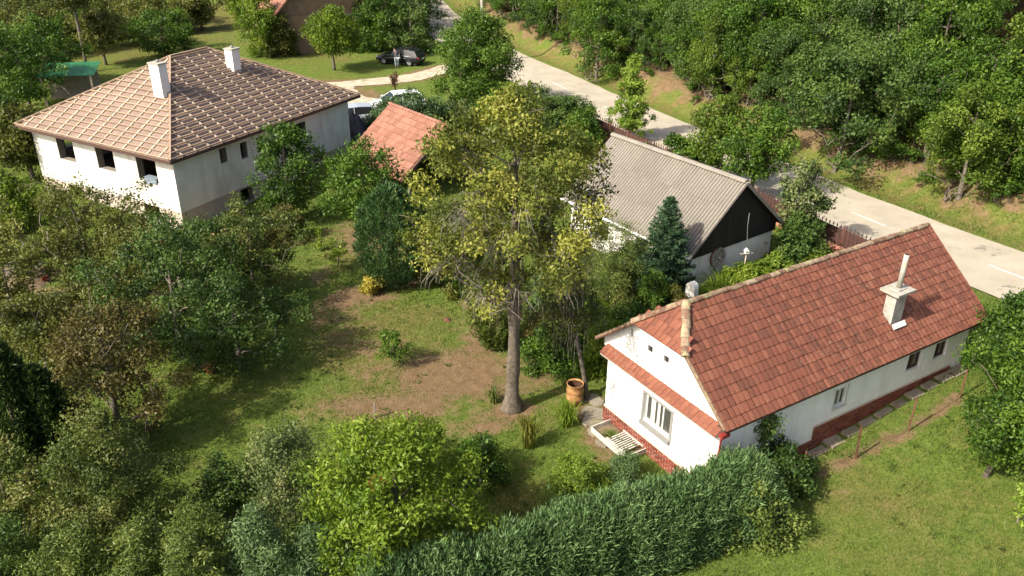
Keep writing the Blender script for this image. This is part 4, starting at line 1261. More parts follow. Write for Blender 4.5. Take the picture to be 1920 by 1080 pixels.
# ---- the wood on the bank beyond the road
protos = []
for q, (sh, nc, lob, mat) in enumerate([('round', 70, .34, 'lf_dense'), ('oval', 64, .30, 'lf_dense'), ('spread', 74, .4, 'lf_deep'), ('round', 66, .38, 'lf_deep'), ('vase', 62, .36, 'lf_dense'), ('oval', 70, .42, 'lf_wood')]):
    sk, v, qd, ti, _ = tree_geo(900 + q, 8.0, 3.0, .3, nc + 14, 190, .195, .78, sh, .16, (0, 0), .7, lob, .6, .35, 0, 1.2)
    protos.append((sk.mesh('trunk', M['bark'], True), np_mesh('crown', v, qd, M[mat], True, ti)))
sk, v, qd, ti, _ = tree_geo(931, 2.6, 1.7, .05, 30, 80, .22, .5, 'bush', .05, (0, 0), .7, .4, .6, .35, 0, 1.4)
shrub_p = (sk.mesh('stem', M['bark'], True), np_mesh('foliage', v, qd, M['lf_dense'], True, ti))
frs = random.Random(77)

def cam_px(x, y, z):
    c, s = math.cos(PITCH), math.sin(PITCH)
    zz = z - 18.0; fw = y * c - zz * s; up = y * s + zz * c
    return 960 + 1604.7 * x / fw, 540 - 1604.7 * up / fw

def wood_tree(x, y, k, sc, hscale, label=None, group='trees of the wood beyond the road'):
    lb = label or 'dense green tree deep in the wood, behind its front rows'
    z = hz(x, y) - .15 - .5 * sc * (float(line_dist(np.array([x]), np.array([y]), ROADS)[0]) < 11)
    return plant('woodland_tree', lb, 'tree', (x, y, z), [('trunk', protos[k][0]), ('crown', protos[k][1])], frs.random() * 6.28, group, (sc, sc, sc * hscale))
RT = []
for a, b in zip(ROADS[:-1], ROADS[1:]):
    n = max(1, int(np.hypot(*(b - a)) / .5))
    for k in range(n): RT.append((a + (b - a) * k / n, (b - a) / np.linalg.norm(b - a)))
placed = []
def try_wood(offset, spacing, jitter, scl, ymin, ymax, lb=None, gr=None):
    acc = 0; lastp = None
    for p, d in RT:
        if lastp is not None: acc += np.hypot(*(p - lastp))
        lastp = p
        if acc < spacing: continue
        acc = frs.uniform(-.2, .2) * spacing
        n = np.array([d[1], -d[0]])
        q = p + n * (offset + frs.uniform(-jitter, jitter)) + d * frs.uniform(-jitter, jitter)
        if not (ymin < q[1] < ymax): continue
        u, v = cam_px(q[0], q[1], hz(q[0], q[1]) + 3)
        if not (-250 < u < 2250 and -420 < v < 1300): continue
        k = frs.choice([0, 0, 1, 2, 2, 3, 3, 4, 1, 5] if offset < 14 else [0, 1, 2, 3, 4])
        sc = scl * frs.uniform(.72, 1.22)
        placed.append((q[0], q[1], k, sc))
        wood_tree(q[0], q[1], k, sc, frs.uniform(.85, 1.2), lb, gr or 'trees deep in the wood beyond the road')
FR = ('leafy tree in the front row of the wood, on the brown bank by the road', 'front row trees of the wood')
SR = ('green tree just behind the front row of the wood beyond the road', 'second row trees of the wood')
LR = ('tall green tree on the left side of the road past the black car', 'trees left of the road at the top')
FB = ('green tree close to the road where it bends away at the top', 'trees at the road bend')
try_wood(7.6, 2.2, .6, .64, 22, 78, *FR)
try_wood(9.6, 2.6, .8, .8, 22, 78, *SR)
try_wood(6.9, 2.7, .8, .8, 78, 128, *FB)
try_wood(10.5, 3.0, .8, .95, 78, 128, *FB)
try_wood(-7.5, 4.0, 1.2, 1.05, 92, 150, *LR)
try_wood(-12, 4.5, 1.5, 1.15, 96, 150, *LR)
try_wood(11.9, 3.6, 1.2, .92, 22, 78, *SR)
try_wood(16.0, 4.6, 1.5, 1.0, 25, 110)
try_wood(21.5, 5.2, 1.8, 1.05, 25, 120)
try_wood(26, 5.8, 2, 1.1, 30, 130)
try_wood(32, 6.2, 2.2, 1.15, 30, 140)
try_wood(39, 7, 2.5, 1.2, 35, 150)
try_wood(47, 7.5, 2.5, 1.25, 45, 160)
try_wood(56, 8, 3, 1.3, 55, 170)
for (x, y), k, sc, hs, lb in [
    ((25.09, 45.44), 5, .85, 1.0, 'yellow-green tree at the front of the wood, right of the dark rounded one'),
    ((20.28, 51.65), 2, 1.0, 1.05, 'tall dark rounded tree at the front edge of the wood above the road'),
    ((14.96, 65.09), 5, .66, 1.25, 'slim yellowish tree at the front edge of the wood near the pointed sapling'),
    ((7.28, 75.71), 0, .95, 1.0, 'bushy tree at the bend of the road, left end of the wood')]:
    wood_tree(x, y, k, sc, hs, lb, None)
for k in range(170):
    p, d = RT[frs.randrange(len(RT))]
    q = p + np.array([d[1], -d[0]]) * frs.uniform(5.6, 8.5)
    u, v = cam_px(q[0], q[1], 1)
    if not (900 < u < 2050 and -60 < v < 900) or q[1] > 100: continue
    s = frs.uniform(.35, .8)
    s *= .9
    plant('bank_shrub', 'low green shrub growing on the dry brown bank below the wood', 'shrub', (q[0], q[1], hz(q[0], q[1]) - .05), [('stem', shrub_p[0]), ('foliage', shrub_p[1])], frs.random() * 6, 'shrubs along the bank', (s, s, s * .8))

# far trees closing the view at the top left
for k in range(64):
    x = frs.uniform(-110, -4); y = frs.uniform(112, 190) + (18 if x < -40 else 0)
    if abs(float(line_dist(np.array([x]), np.array([y]), ROADS)[0])) < 5: continue
    u, v = cam_px(x, y, 3)
    if not (-150 < u < 1150): continue
    s = frs.uniform(.7, 1.2)
    plant('far_tree', 'soft green tree far off beyond the fields at the top of the view', 'tree', (x, y, hz(x, y) - .1), [('trunk', protos[k % 5][0]), ('crown', protos[k % 5][1])], frs.random() * 6.28, 'far trees beyond the fields', (s, s, s))

# ---- orchard and garden trees, left side
make_tree('plum_tree', 'old sparse plum tree with dark forked trunk before the unfinished house', ((-19.50, 35.29, -0.18), 4.90, 3.85), 'lf_orch', 21, zb=1.3, nc=110, lpc=135, ls=.13, cr=.48, shape='spread', tr=.17, lob=.4, bare=.12, top=.7)
make_tree('plum_tree', 'sparse tree with pale bare twigs right of the forked plum tree', ((-15.85, 34.02, -0.17), 4.38, 2.34), 'lf_orch', 22, zb=1.0, nc=64, lpc=120, ls=.13, cr=.45, shape='round', tr=.11, lob=.4, bare=.2, top=.75)
make_tree('cherry_tree', 'dark green dense tree in the middle of the left tree group', ((-12.99, 28.92, -0.03), 5.43, 2.75), 'lf_deep', 23, zb=.9, nc=105, lpc=160, ls=.12, cr=.48, shape='round', tr=.13, lob=.4, top=.7)
make_tree('apple_tree', 'olive apple tree with pale fruit by the corner of the unfinished house', ((-11.59, 34.07, -0.15), 4.68, 2.40), 'lf_olive', 24, zb=.7, nc=85, lpc=140, ls=.12, cr=.45, shape='oval', tr=.11, lob=.4, top=.7)
make_tree('apple_tree', 'dark green low tree casting a long shadow on the lawn', ((-10.42, 28.09, -0.01), 3.75, 2.27), 'lf_deep', 25, zb=.5, nc=80, lpc=150, ls=.11, cr=.42, shape='spread', tr=.11, lob=.4, top=.7)
make_tree('apple_tree', 'brownish wilted tree above the dark column conifer', ((-13.31, 23.77, -0.00), 4.70, 2.12), 'lf_brown', 26, zb=.6, nc=105, lpc=150, ls=.11, cr=.42, shape='round', tr=.14, lob=.4, bare=.08, top=.75)
make_tree('plum_tree', 'olive straggly tree at the left edge below the brushwood', ((-17.91, 27.95, -0.02), 3.03, 1.92), 'lf_orch', 27, zb=.8, nc=70, lpc=130, ls=.12, cr=.43, shape='spread', tr=.11, lob=.4, bare=.15, top=.7)
make_tree('pear_tree', 'dark grey-green tree leaning on the side wall of the unfinished house', ((-12.21, 43.77, -0.54), 5.45, 1.84), 'lf_dense', 28, zb=1.0, nc=75, lpc=120, ls=.16, cr=.52, shape='oval', tr=.12, lob=.35, top=.8, clumpvar=.3)
make_tree('apple_tree', 'bright green round tree before the orange shed roof', ((-7.91, 41.74, -0.31), 4.93, 1.94), 'lf_dense', 29, zb=1.3, nc=72, lpc=130, ls=.15, cr=.52, shape='round', tr=.07, lob=.22, top=.7, clumpvar=.25)
make_tree('plum_tree', 'olive tree filling the gap between the forked plum tree and the dark dense tree', ((-15.82, 29.62, -0.04), 4.04, 2.10), 'lf_orch', 201, zb=.8, nc=80, lpc=140, ls=.12, cr=.46, shape='round', tr=.11, lob=.45, bare=.12, top=.7)
make_tree('plum_tree', 'green tree in front of the ochre heap below the house corner', ((-13.32, 33.24, -0.13), 3.84, 1.96), 'lf_deep', 202, zb=.6, nc=70, lpc=140, ls=.12, cr=.46, shape='round', tr=.10, lob=.45, top=.7)
make_tree('plum_tree', 'green bushy tree at the left edge beside the brushwood', ((-21.24, 31.73, -0.05), 3.49, 1.67), 'lf_orch', 203, zb=.4, nc=60, lpc=140, ls=.13, cr=.46, shape='round', tr=.09, lob=.45, top=.7)
make_bush('rose_bush', 'orange tinged shrub at the foot of the dark grey-green tree', ((-11.98, 41.24, -0.51), 1.93, 0.92), 'lf_brown', 30, nc=26, ls=.12)
make_bush('hazel_bush', 'olive shrub below the side wall of the unfinished house', ((-14.29, 39.99, -0.52), 2.07, 1.22), 'lf_olive', 31, nc=30, ls=.13)
make_column('column_conifer', 'dark narrow conifer at the lower left edge', ((-15.11, 21.24, -0.00), 5.20, 0.77), 'lf_dark', 32, n=1500, npl=6, ln=.26, wd=.06)
make_column('column_conifer', 'dark narrow conifer hidden behind the brownish wilted tree', ((-14.20, 21.39, -0.00), 4.21, 0.57), 'lf_dark', 132, n=900, npl=6, ln=.26, wd=.06)
make_bush('lilac_bush', 'big olive shrub with pale tips at the lower left', ((-11.59, 18.82, -0.00), 3.92, 2.25), 'lf_olive', 33, nc=140, lpc=190, ls=.085, cr=.38, lob=.55)
make_bush('lilac_bush', 'olive shrub with brown leaves cut by the left edge', ((-14.22, 18.78, -0.00), 3.46, 1.35), 'lf_olive', 34, nc=70, lpc=140, ls=.10, cr=.38, lob=.45)
make_bush('privet_bush', 'grey-green shrub with pale berries beside the bright walnut', ((-6.58, 19.67, -0.00), 3.44, 1.24), 'lf_grey', 35, nc=75, lpc=150, ls=.085, cr=.36, lob=.35)
make_bush('privet_bush', 'dark green shrub left of the grey-green one', ((-8.48, 19.87, -0.00), 1.93, 0.91), 'lf_deep', 36, nc=45, lpc=150, ls=.09, cr=.34)
make_tree('walnut_tree', 'bright yellow-green walnut with a few red leaves in the lower middle', ((-3.01, 17.59, -0.00), 4.91, 2.06), 'lf_bright', 37, zb=.6, nc=155, lpc=175, ls=.12, cr=.46, shape='round', tr=.14, lob=.35, asp=.5, top=.75, droop=.4)
make_bush('currant_bush', 'dark green shrub with shadow on the lawn right of the walnut', ((-0.96, 21.59, -0.00), 1.79, 0.84), 'lf_dense', 38, nc=50, lpc=150, ls=.09, cr=.32)
make_bush('currant_bush', 'small green shrub touching the walnut on its upper side', ((-2.71, 21.96, -0.00), 1.90, 0.94), 'lf_bright', 39, nc=45, lpc=130, ls=.10, cr=.33)
# ---- the big half-dead tree in the middle of the lawn
def big_tree():
    loc, H, R_ = (0.04, 25.48, -0.00), 11.28, 3.26
    R_ *= .98
    sk, v, q, ti, nodes = tree_geo(51, H, R_, zb=H * .40, nc=250, lpc=180, ls=.125, cr=.50, lowbare=.4, shape='spread', tr=.20, lob=.4, bare=.27, top=.8, asp=.5, clumpvar=.62)
    # thin bare twigs hanging from the limbs
    rs = np.random.RandomState(5)
    tw = MB()
    pick = [n for n in nodes if np.hypot(n[0], n[1]) > .5 and H * .47 < n[2] < H * .76 and np.hypot(n[0], n[1]) < R_ * .72]
    for k in range(900):
        n = pick[rs.randint(len(pick))]
        a = math.atan2(n[1], n[0]) + rs.randn() * .9
        l = rs.uniform(.5, 1.3); o = np.array([math.cos(a), math.sin(a), 0])
        p1 = n + o * l * .4 + np.array([0, 0, rs.uniform(.0, .25)]); p2 = p1 + o * l * .3 - np.array([0, 0, l * .35]); p3 = p2 + o * .06 - np.array([0, 0, l * .5 * rs.rand()])
        tw.tube([tuple(n), tuple(p1), tuple(p2), tuple(p3)], [.013, .010, .007, .004], 3, rs.rand(), cap=False)
    r = plant('old_pear_tree', 'tall half-bare yellowing tree with thick trunk in the middle of the lawn', 'tree', seat(loc),
              [('trunk', sk.mesh('trunk', M['bark_old'], True)), ('crown', np_mesh('crown', v, q, M['lf_mix'], True, ti)), ('dead_twigs', tw.mesh('dead_twigs', M['twig']))])
    tag(r.children[2], kind='stuff')
big_tree()

def weeping_tree():
    loc, H, R_ = (2.81, 25.97, 0.06), 4.85, 1.18
    sk, v, q, ti, nodes = tree_geo(52, H, R_, zb=H * .52, nc=55, lpc=110, ls=.12, cr=.40, shape='spread', tr=.085, lean=(-1.25, .75), lob=.4, bare=.15, top=.8, asp=.4, droop=1.2)
    rs = np.random.RandomState(6); tw = MB()
    pick = [n for n in nodes if n[2] > H * .5]
    for k in range(110):
        n = pick[rs.randint(len(pick))]; a = rs.rand() * 6.28; l = rs.uniform(.5, 1.2); o = np.array([math.cos(a), math.sin(a), 0])
        p1 = n + o * l * .4; p2 = p1 + o * .1 - np.array([0, 0, l * .45]); p3 = p2 - np.array([0, 0, l * .5])
        tw.tube([tuple(n), tuple(p1), tuple(p2), tuple(p3)], [.014, .011, .008, .005], 3, rs.rand(), cap=False)
    r = plant('weeping_tree', 'small drooping tree with slim trunk beside the rusty barrel', 'tree', seat(loc),
              [('trunk', sk.mesh('trunk', M['bark_old'], True)), ('crown', np_mesh('crown', v, q, M['lf_olive'], True, ti)), ('hanging_twigs', tw.mesh('hanging_twigs', M['twig']))])
    tag(r.children[2], kind='stuff')
weeping_tree()

# ---- conifers and shrubs of the garden
make_column('cypress', 'dark green feathery cypress at the back of the lawn', ((-5.50, 35.39, -0.08), 4.85, 1.54), 'lf_cyp', 53, n=1900, npl=7, ln=.24, wd=.05, shape='oval')
make_column('cypress', 'grey-green column conifer right of the feathery cypress', ((-3.68, 35.54, -0.05), 3.27, 1.12), 'lf_grey', 54, n=1300, npl=6, ln=.20, wd=.05, shape='oval')
make_column('cypress', 'rounded green conifer hedge plant behind the thick trunk', ((-0.71, 29.85, -0.00), 4.06, 0.84), 'lf_thujag', 55, n=1300, npl=6, ln=.22, wd=.05, shape='oval')
make_column('cypress', 'dark green conifer left of the thick trunk, half hidden', ((-1.91, 34.03, -0.02), 3.39, 0.82), 'lf_dense', 155, n=900, npl=6, ln=.22, wd=.05, shape='oval')
make_column('gold_conifer', 'golden yellow cone-shaped conifer behind the thick trunk', ((2.54, 34.72, -0.00), 2.48, 0.72), 'lf_gold', 56, n=700, npl=6, ln=.16, wd=.05, shape='cone')
make_bush('larch_bush', 'soft light green feathery bush beside the cottage wall', ((4.30, 33.84, 0.02), 3.75, 1.75), 'lf_thujag', 57, nc=95, lpc=150, ls=.11, cr=.4, shape='oval', asp=.25)
make_bush('cottage_shrub', 'dark shrub against the sunlit long wall of the cottage', ((5.29, 35.75, -0.00), 2.31, 0.76), 'lf_deep', 571, nc=34, ls=.11, cr=.36)
make_bush('juniper', 'low green juniper in front of the golden conifer', ((1.66, 33.32, -0.00), 1.45, 1.05), 'lf_thuja', 58, nc=34, ls=.10)
make_bush('juniper', 'light green spreading juniper below the golden conifer', ((2.08, 32.10, 0.01), 1.55, 1.70), 'lf_thujag', 59, nc=50, ls=.10, asp=.3)
make_bush('barberry_bush', 'round yellow tinged shrub between the juniper and the spruce', ((4.76, 33.04, 0.05), 1.57, 0.72), 'lf_olive', 60, nc=36, ls=.09, cr=.3)
make_bush('boxwood', 'round dark green shrub below the blue spruce', ((6.09, 32.70, 0.12), 1.81, 0.78), 'lf_dense', 61, nc=40, ls=.08, cr=.3)
make_bush('gold_juniper', 'round golden green shrub against the farmhouse roof edge', ((7.08, 32.23, 0.20), 1.34, 0.52), 'lf_yg', 62, nc=22, ls=.08, cr=.26)
make_bush('gold_juniper', 'small leaning golden conifer by the downpipe of the cottage', ((7.52, 34.84, 0.07), 0.68, 0.32), 'lf_gold', 63, nc=10, ls=.07, cr=.18)
make_bush('garden_shrub', 'dark green shrub beside the farmhouse corner', ((3.75, 28.12, 0.13), 2.13, 1.12), 'lf_bright', 64, nc=60, ls=.10)
make_bush('garden_shrub', 'mid green shrub in the shade left of the slim trunk', ((1.69, 28.23, 0.04), 1.91, 1.23), 'lf_dense', 65, nc=60, ls=.10)
make_bush('garden_shrub', 'reddish brown shrub beside the thick trunk', ((1.15, 29.85, 0.02), 1.36, 0.64), 'lf_brown', 66, nc=22, ls=.09, cr=.28)
make_bush('garden_shrub', 'green leafy plants along the bed behind the farmhouse gable', ((3.30, 30.21, 0.08), 1.74, 1.19), 'lf_bright', 67, nc=56, ls=.10)
make_bush('garden_shrub', 'green shrub in the shaded bed below the barberry', ((4.81, 30.12, 0.16), 1.61, 1.08), 'lf_dense', 68, nc=40, ls=.10)
make_bush('low_branch_bush', 'yellow-green leafy bush added for a low branch, left of the thick trunk', ((-2.38, 34.66, -0.03), 2.97, 1.05), 'lf_yg', 691, nc=44, lpc=120, ls=.11, cr=.34, lob=.4)  # bush added to stand in for the tree's low leafy branch
make_bush('yellow_shrub', 'small bright yellow shrub on the lawn edge', ((-6.28, 34.46, -0.07), 0.95, 0.48), 'lf_gold', 69, nc=20, ls=.09, cr=.24)
def spruce():
    loc, H, R_ = (6.76, 34.31, 0.07), 4.66, 1.38
    mb, v, q, ti = spruce_geo(70, H, R_)
    plant('blue_spruce', 'blue-green spruce in front of the cottage roof', 'conifer', seat(loc), [('trunk', mb.mesh('trunk', M['bark'], True)), ('crown', np_mesh('crown', v, q, M['lf_spruce'], True, ti))])
spruce()
make_tree('fruit_sapling', 'small round sapling alone on the lawn with its shadow', ((-4.60, 28.41, -0.01), 1.49, 0.56), 'lf_dense', 71, zb=.5, nc=18, lpc=80, ls=.10, cr=.24, tr=.03, lob=.3, top=.7)
make_tree('fruit_sapling', 'thin light green sapling left of the dark cypress', ((-8.49, 37.30, -0.21), 1.55, 0.54), 'lf_bright', 72, zb=.3, nc=14, lpc=50, ls=.12, cr=.26, tr=.03, lob=.5, shape='oval')
make_tree('fruit_sapling', 'tiny sapling between the lawn and the orchard shade', ((-9.84, 39.77, -0.37), 1.18, 0.35), 'lf_bright', 73, zb=.2, nc=8, lpc=40, ls=.12, cr=.2, tr=.02)
make_tuft('daylily_clump', 'pale green daylily clump on the lawn, left of the pair', ((0.60, 23.37, -0.00), 1.12, 0.45), 'lf_yg', 74)
make_tuft('daylily_clump', 'green daylily clump in front of the rusty barrel', ((1.92, 24.54, -0.00), 0.93, 0.45), 'lf_bright', 75)
make_tuft('daylily_clump', 'daylily leaves at the foot of the slim trunk', ((2.62, 28.19, 0.08), 0.85, 0.46), 'lf_bright', 76)
make_tuft('weed_clump', 'sparse grey-green weeds left of the thick trunk', ((-0.64, 26.00, -0.00), 0.56, 0.39), 'lf_olive', 77, n=14)
make_bush('creeping_juniper', 'bright lime green low juniper at the hedge', ((2.16, 21.07, -0.00), 1.14, 0.93), 'lf_lime', 78, nc=70, lpc=170, ls=.09, cr=.26, asp=.3, lob=.2)
make_bush('creeping_juniper', 'dark juniper between the lime green one and the white bed', ((3.64, 21.53, -0.00), 0.96, 0.63), 'lf_thuja', 79, nc=30, ls=.08, cr=.25, asp=.3)

# ---- around the cottage and the road
make_tree('hornbeam', 'big dark green bushy tree beside the road bend', ((-2.89, 64.94, -0.00), 7.07, 3.21), 'lf_dense', 80, zb=.5, nc=160, lpc=210, ls=.165, cr=.72, shape='round', tr=.2, lob=.3, clumpvar=.3)
for spec_, mt, lb in [(((1.41, 59.24, -0.00), 3.24, 2.06),'lf_deep','dark green hedge bush right of the big dark tree'), (((3.61, 57.81, -0.00), 3.00, 2.02),'lf_deep','green hedge bush next to the fence end'), (((-1.22, 57.65, -0.00), 3.07, 2.02),'lf_dense','green bush under the big dark tree'),
                             (((4.78, 55.93, -0.00), 2.68, 1.25),'lf_dense','dark bush against the rusty fence panel'), (((-3.81, 57.58, -0.00), 2.51, 1.65),'lf_grey','bush with pale flowers behind the yellowing tree'), (((-6.39, 55.64, -0.02), 3.76, 2.27),'lf_thujab','willowy blue-green bush before the white van'), (((-8.77, 58.67, -0.01), 2.43, 1.38),'lf_thujab','narrow blue-green bush beside the van bonnet')]:
    make_bush('hedge_bush', lb, spec_, mt, 81 + int(spec_[0][0] * 7) % 37, nc=56, lpc=170, ls=.15, cr=.5)
make_tree('young_poplar', 'pointed yellow-green young tree by the road fence', ((8.02, 57.95, -0.00), 6.02, 1.53), 'lf_lime', 90, zb=.5, nc=120, lpc=95, ls=.15, cr=.32, shape='cone', tr=.08, lob=.35, top=.95, asp=.5)
make_tree('robinia', 'airy light green tree between the cottage ridge and the road, left stem', ((12.41, 49.20, -0.00), 5.08, 2.06), 'lf_wood', 91, zb=1.6, nc=80, lpc=130, ls=.165, cr=.52, shape='oval', tr=.10, lob=.4, bare=.05)
make_tree('robinia', 'airy light green tree behind the cottage ridge, right stem', ((13.87, 46.83, -0.00), 5.27, 1.82), 'lf_dense', 92, zb=1.7, nc=70, lpc=130, ls=.165, cr=.52, shape='round', tr=.12, lob=.4, bare=.05)
make_tree('elder_bush', 'loose grey-green bush at the right corner of the cottage', ((14.34, 39.48, 0.03), 4.31, 1.45), 'lf_grey', 93, zb=.3, nc=62, lpc=100, ls=.17, cr=.46, shape='vase', tr=.05, lob=.45)
make_bush('elder_bush', 'dark leafy bush before the fence beside the cottage corner', ((13.65, 37.34, 0.16), 2.77, 1.02), 'lf_deep', 94, nc=40, ls=.15, cr=.42)
make_bush('roadside_hedge', 'low hedge behind the cottage ridge along the road', ((10.41, 51.77, -0.00), 1.85, 2.18), 'lf_dense', 95, nc=60, ls=.19, cr=.4)
make_bush('flower_bed_plant', 'lime green flowering plants behind the farmhouse ridge', ((12.45, 36.32, 0.22), 1.0, 1.0), 'lf_lime', 96, nc=40, ls=.12, cr=.26)
make_bush('flower_bed_plant', 'bright green plants between cottage gable and farmhouse ridge', ((10.71, 34.84, 0.27), .9, 1.3), 'lf_bright', 97, nc=50, ls=.11, cr=.28)
make_bush('flower_bed_plant', 'green plants below the rusty fence', ((14.22, 36.76, 0.22), 1.0, 1.3), 'lf_bright', 98, nc=50, ls=.12, cr=.28)
make_tuft('tall_grass', 'tall fresh grass at the cottage wall under the wagon wheel', ((9.54, 34.07, 0.25), .8, 1.3), 'lf_bright', 99, n=60)
make_bush('climbing_vine', 'sparse vine climbing the cottage gable wall', ((12.28, 38.21, 0.06), 1.6, .3), 'lf_olive', 100, nc=12, ls=.10, cr=.2)

# ---- right hand side
make_tree('walnut_tree', 'green walnut tree with thin trunk at the right edge', ((14.71, 20.98, 0.87), 5.18, 1.50), 'lf_dense', 101, zb=.8, nc=115, lpc=180, ls=.12, cr=.44, shape='oval', tr=.08, lob=.65, bare=.10, lean=(1.0, .2), top=.75, asp=.5)
make_tree('walnut_tree', 'darker tree behind the right-edge walnut at the end of the farmhouse', ((17.39, 25.06, 1.25), 3.93, 1.09), 'lf_dense', 102, zb=.5, nc=100, lpc=180, ls=.12, cr=.46, shape='round', tr=.09, lob=.55)
make_tree('fruit_sapling', 'yellow-green sapling cut by the right edge on the grass', ((14.72, 18.92, 0.76), 1.85, 0.45), 'lf_lime', 103, zb=.3, nc=20, lpc=60, ls=.11, cr=.24, tr=.03)

# ---- thuja hedge across the bottom
def hedge():
    pts = np.array([(7.75, 20.04, 0.21)[:2], (5.67, 19.17, -0.00)[:2], (3.26, 18.07, -0.00)[:2], (1.05, 17.18, -0.00)[:2], (-0.75, 16.36, -0.00)[:2], (-2.19, 15.66, -0.00)[:2], (-3.43, 15.06, -0.00)[:2]])
    root = empty('thuja_hedge', (pts[3][0], pts[3][1], 0), 0, 'dense blue-green thuja hedge running along the bottom of the garden', 'hedge')
    rs = np.random.RandomState(8)
    P, D, TT = [], [], []
    seg = np.cumsum([0] + [np.hypot(*(b - a)) for a, b in zip(pts[:-1], pts[1:])])
    n = 15500
    s = rs.rand(n) * seg[-1]
    k = np.clip(np.searchsorted(seg, s) - 1, 0, len(pts) - 2)
    f = (s - seg[k]) / (seg[k + 1] - seg[k])
    c = pts[k] + (pts[k + 1] - pts[k]) * f[:, None]
    d = pts[k + 1] - pts[k]; d = d / np.linalg.norm(d, axis=1)[:, None]; nr = np.stack([d[:, 1], -d[:, 0]], 1)
    side = rs.rand(n) * 2 - 1
    hw = .85 + .07 * np.sin(s * 2.1) + .07 * np.sin(s * 5.3 + 1)
    H = 2.05 + .10 * np.sin(s * 1.3) + .09 * np.sin(s * 3.7 + 2) + .20 * rs.randn(n)
    H *= np.clip(.55 + s / 1.2, 0, 1)
    prof = rs.rand(n)
    topm = prof < .42
    z = np.where(topm, H * (1 - .30 * np.abs(side) ** 2.2), H * rs.rand(n) * .95)
    off = np.where(topm, side * hw, np.sign(side) * hw * (.82 + .2 * rs.rand(n)) * np.sqrt(np.clip(1.08 - (z / H) ** 3, .1, 1)))
    p = np.stack([c[:, 0] + nr[:, 0] * off, c[:, 1] + nr[:, 1] * off, h_ground(c[:, 0], c[:, 1]) + z], 1) - np.array([pts[3][0], pts[3][1], 0])
    o = off / hw
    D = unit(np.stack([nr[:, 0] * o * .5, nr[:, 1] * o * .5, np.full(n, 1.0)], 1))
    tt = .5 + .25 * np.sin(s * 2.3) * np.sin(s * .9 + 1) + rs.randn(n) * .22
    v, q, ti = spray_geo(9, p, D, 8, .185, .034, .42, .07, .2, tt)
    link('foliage', np_mesh('foliage', v, q, M['lf_thuja'], True, ti), root)
    st = MB()
    for e in np.arange(.4, seg[-1], .8):
        kk = int(np.clip(np.searchsorted(seg, e) - 1, 0, len(pts) - 2)); ff = (e - seg[kk]) / (seg[kk + 1] - seg[kk]); cc = pts[kk] + (pts[kk + 1] - pts[kk]) * ff - pts[3]
        st.tube([(cc[0], cc[1], -.3), (cc[0] + rs.randn() * .05, cc[1] + rs.randn() * .05, 1.9)], [.05, .02], 6)
    tag(st.build('stems', M['bark'], root), kind='stuff')
hedge()
make_bush('dogwood_bush', 'pale variegated leafy bush growing out of the right hedge end', ((6.72, 19.43, 0.08), 2.0, 1.35), 'lf_thujag', 110, nc=95, lpc=150, ls=.10, cr=.32, lob=.4)
make_bush('dogwood_bush', 'dark leafy shrub in the shade right of the hedge end', ((8.50, 20.74, 0.31), 1.3, .8), 'lf_deep', 111, nc=45, ls=.11, cr=.3)
make_tree('rowan_sapling', 'young leafy tree at the near corner of the farmhouse', ((7.63, 21.39, 0.27), 2.86, 0.82), 'lf_deep', 112, zb=.5, nc=44, lpc=90, ls=.13, cr=.3, shape='oval', tr=.04, lob=.45, asp=.4)
for q, (spec_, mt, lb) in enumerate([(((-5.15, 16.98, -0.00), 2.19, 0.92),'lf_thujab','blue-green thuja at the bottom edge below the grey-green shrub'), (((-6.57, 16.87, -0.00), 2.73, 0.99),'lf_thujab','blue-green thuja at the bottom edge, second from the walnut'), (((-8.10, 16.66, -0.00), 2.98, 0.98),'lf_thujag','green thuja at the bottom edge in front of the dark shrub'),
        (((-9.64, 16.55, -0.00), 2.62, 0.97),'lf_thujag','green thuja at the bottom edge under the big olive shrub'), (((-11.44, 16.44, -0.00), 2.44, 1.04),'lf_thujag','olive green thuja at the bottom edge near the left corner'), (((-13.14, 16.42, -0.00), 2.70, 1.04),'lf_deep','dark thuja in the lower left corner')]):
    make_bush('loose_thuja', lb, spec_, mt, 120 + q, cat='conifer', nc=75, lpc=180, ls=.115, cr=.34, asp=.26, lob=.5, shape='bush')

